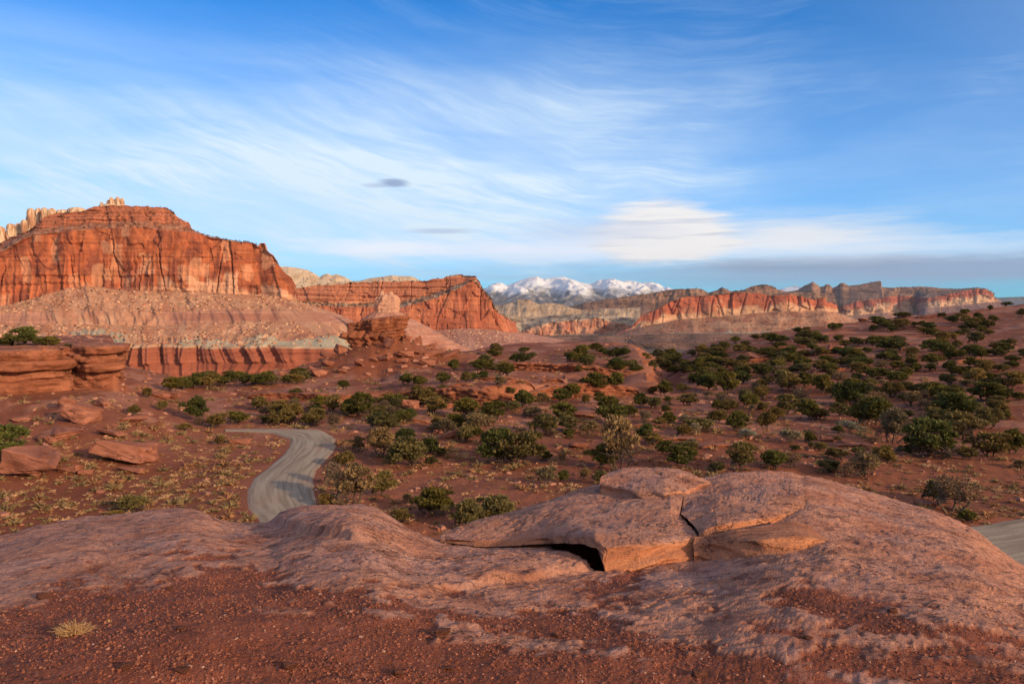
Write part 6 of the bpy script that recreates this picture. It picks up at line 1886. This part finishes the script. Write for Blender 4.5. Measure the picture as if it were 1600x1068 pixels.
# ------------------------------------------------------------------ road marker and the dry tuft in front
def marker():
    p = cast([494], [774])[0]
    k = p[1] / 1200
    e = empty('marker_post', p)
    tag(e, 'thin red and white marker post at the road edge', 'marker post')
    def m(nm, c):
        q = bpy.data.materials.new(nm); q.use_nodes = True
        t = NT(q.node_tree)
        nz = t.noise(t.n('ShaderNodeTexCoord').outputs['Object'], 9.0, 3)
        b = t.n('ShaderNodeBsdfPrincipled')
        t.put(b.inputs['Base Color'], t.mix(t.m('MULTIPLY', nz, 0.4), c, tuple(x * 0.6 for x in c)))
        b.inputs['Roughness'].default_value = 0.6
        t.put(t.n('ShaderNodeOutputMaterial').inputs['Surface'], b.outputs[0])
        return q
    mr, mw = m('faded_red_paint', (0.36, 0.07, 0.05)), m('white_paint', (0.72, 0.70, 0.66))

    def bar(nm, z0, z1, hw, mat):
        bm = bmesh.new()
        bmesh.ops.create_cube(bm, size=1)
        bmesh.ops.scale(bm, vec=(hw * 2, hw * 1.1, z1 - z0), verts=bm.verts)
        bmesh.ops.translate(bm, vec=(0, 0, (z0 + z1) / 2), verts=bm.verts)
        bmesh.ops.bevel(bm, geom=list(bm.edges), offset=hw * 0.25, segments=2, affect='EDGES')
        me = bpy.data.meshes.new(nm); bm.to_mesh(me); bm.free(); me.materials.append(mat)
        link(nm, me, e)
    h = 14 * k
    bar('post', -0.15, h * 0.60, 0.055, mr)
    bar('reflector', h * 0.603, h * 0.74, 0.062, mw)
    bar('post_cap', h * 0.743, h, 0.055, mr)


marker()


def dry_tuft(u, v, wpx, label, seed, nb=330):
    p = cast_knoll([u], [v])[0]
    p[2] = float(knoll_z(p[0], p[1]))
    k = p[1] / 1200
    R = wpx * k / 2
    rr = np.random.default_rng(seed)
    vs_, fs, cs = [], [], []
    for i in range(nb):
        a = rr.random() * 6.283
        lean = rr.random() ** 0.7
        d = np.array((math.cos(a) * lean, math.sin(a) * lean * 0.7, 0))
        if rr.random() < 0.35:
            d = d * 0.6 + np.array((0.9 * rr.random(), -0.1, 0))     # blown over to one side
        L = R * (0.55 + 0.6 * rr.random())
        b0 = np.array((rr.normal() * R * 0.25, rr.normal() * R * 0.15, -0.004))
        pts = [b0]
        for s in range(1, 5):
            t = s / 4
            pts.append(b0 + d * L * t * (0.5 + 0.6 * t) + np.array((0, 0, L * (1.25 - 0.65 * lean) * (t - 0.30 * t * t))) + rr.normal(size=3) * R * 0.05)
        col = np.array((0.58, 0.37, 0.18)) * (0.65 + 0.5 * rr.random())
        for s in range(4):
            tube(vs_, fs, cs, pts[s], pts[s + 1], 0.0028 * (1 - s * 0.2), 0.0028 * (0.8 - s * 0.2), col, 3)
    o = link('dry_grass_tuft', mesh_np('dry_grass_tuft', np.array(vs_), np.array(fs), M_TUFT, np.array(cs), False), None, p)
    tag(o, label, 'grass tuft')


dry_tuft(112, 985, 58, 'straw coloured dry grass tuft on the red gravel, the fuller of two', 77)
dry_tuft(170, 964, 14, 'few thin straw stalks sticking out of the gravel beside the full tuft', 78, 14)

# ------------------------------------------------------------------ haze
def haze():
    bm = bmesh.new()
    bmesh.ops.create_cube(bm, size=1)
    bmesh.ops.scale(bm, vec=(60000, 60000, 1500), verts=bm.verts)
    bmesh.ops.translate(bm, vec=(0, 0, 480), verts=bm.verts)
    me = bpy.data.meshes.new('haze'); bm.to_mesh(me); bm.free()
    m = bpy.data.materials.new('thin_air_haze')
    m.use_nodes = True
    t = NT(m.node_tree)
    pv = t.n('ShaderNodeVolumePrincipled')
    pv.inputs['Color'].default_value = (0.62, 0.78, 1.0, 1)
    pv.inputs['Density'].default_value = 1.3e-5
    pv.inputs['Anisotropy'].default_value = 0.0
    t.put(t.n('ShaderNodeOutputMaterial').inputs['Volume'], pv.outputs[0])
    me.materials.append(m)
    tag(link('haze', me), kind='stuff')


haze()
print('TRIS', sum(len(o.data.polygons) * (1 if len(o.data.polygons) and o.data.polygons[0].loop_total == 3 else 2) for o in scene.objects if o.type == 'MESH' and o.data.users == 1))
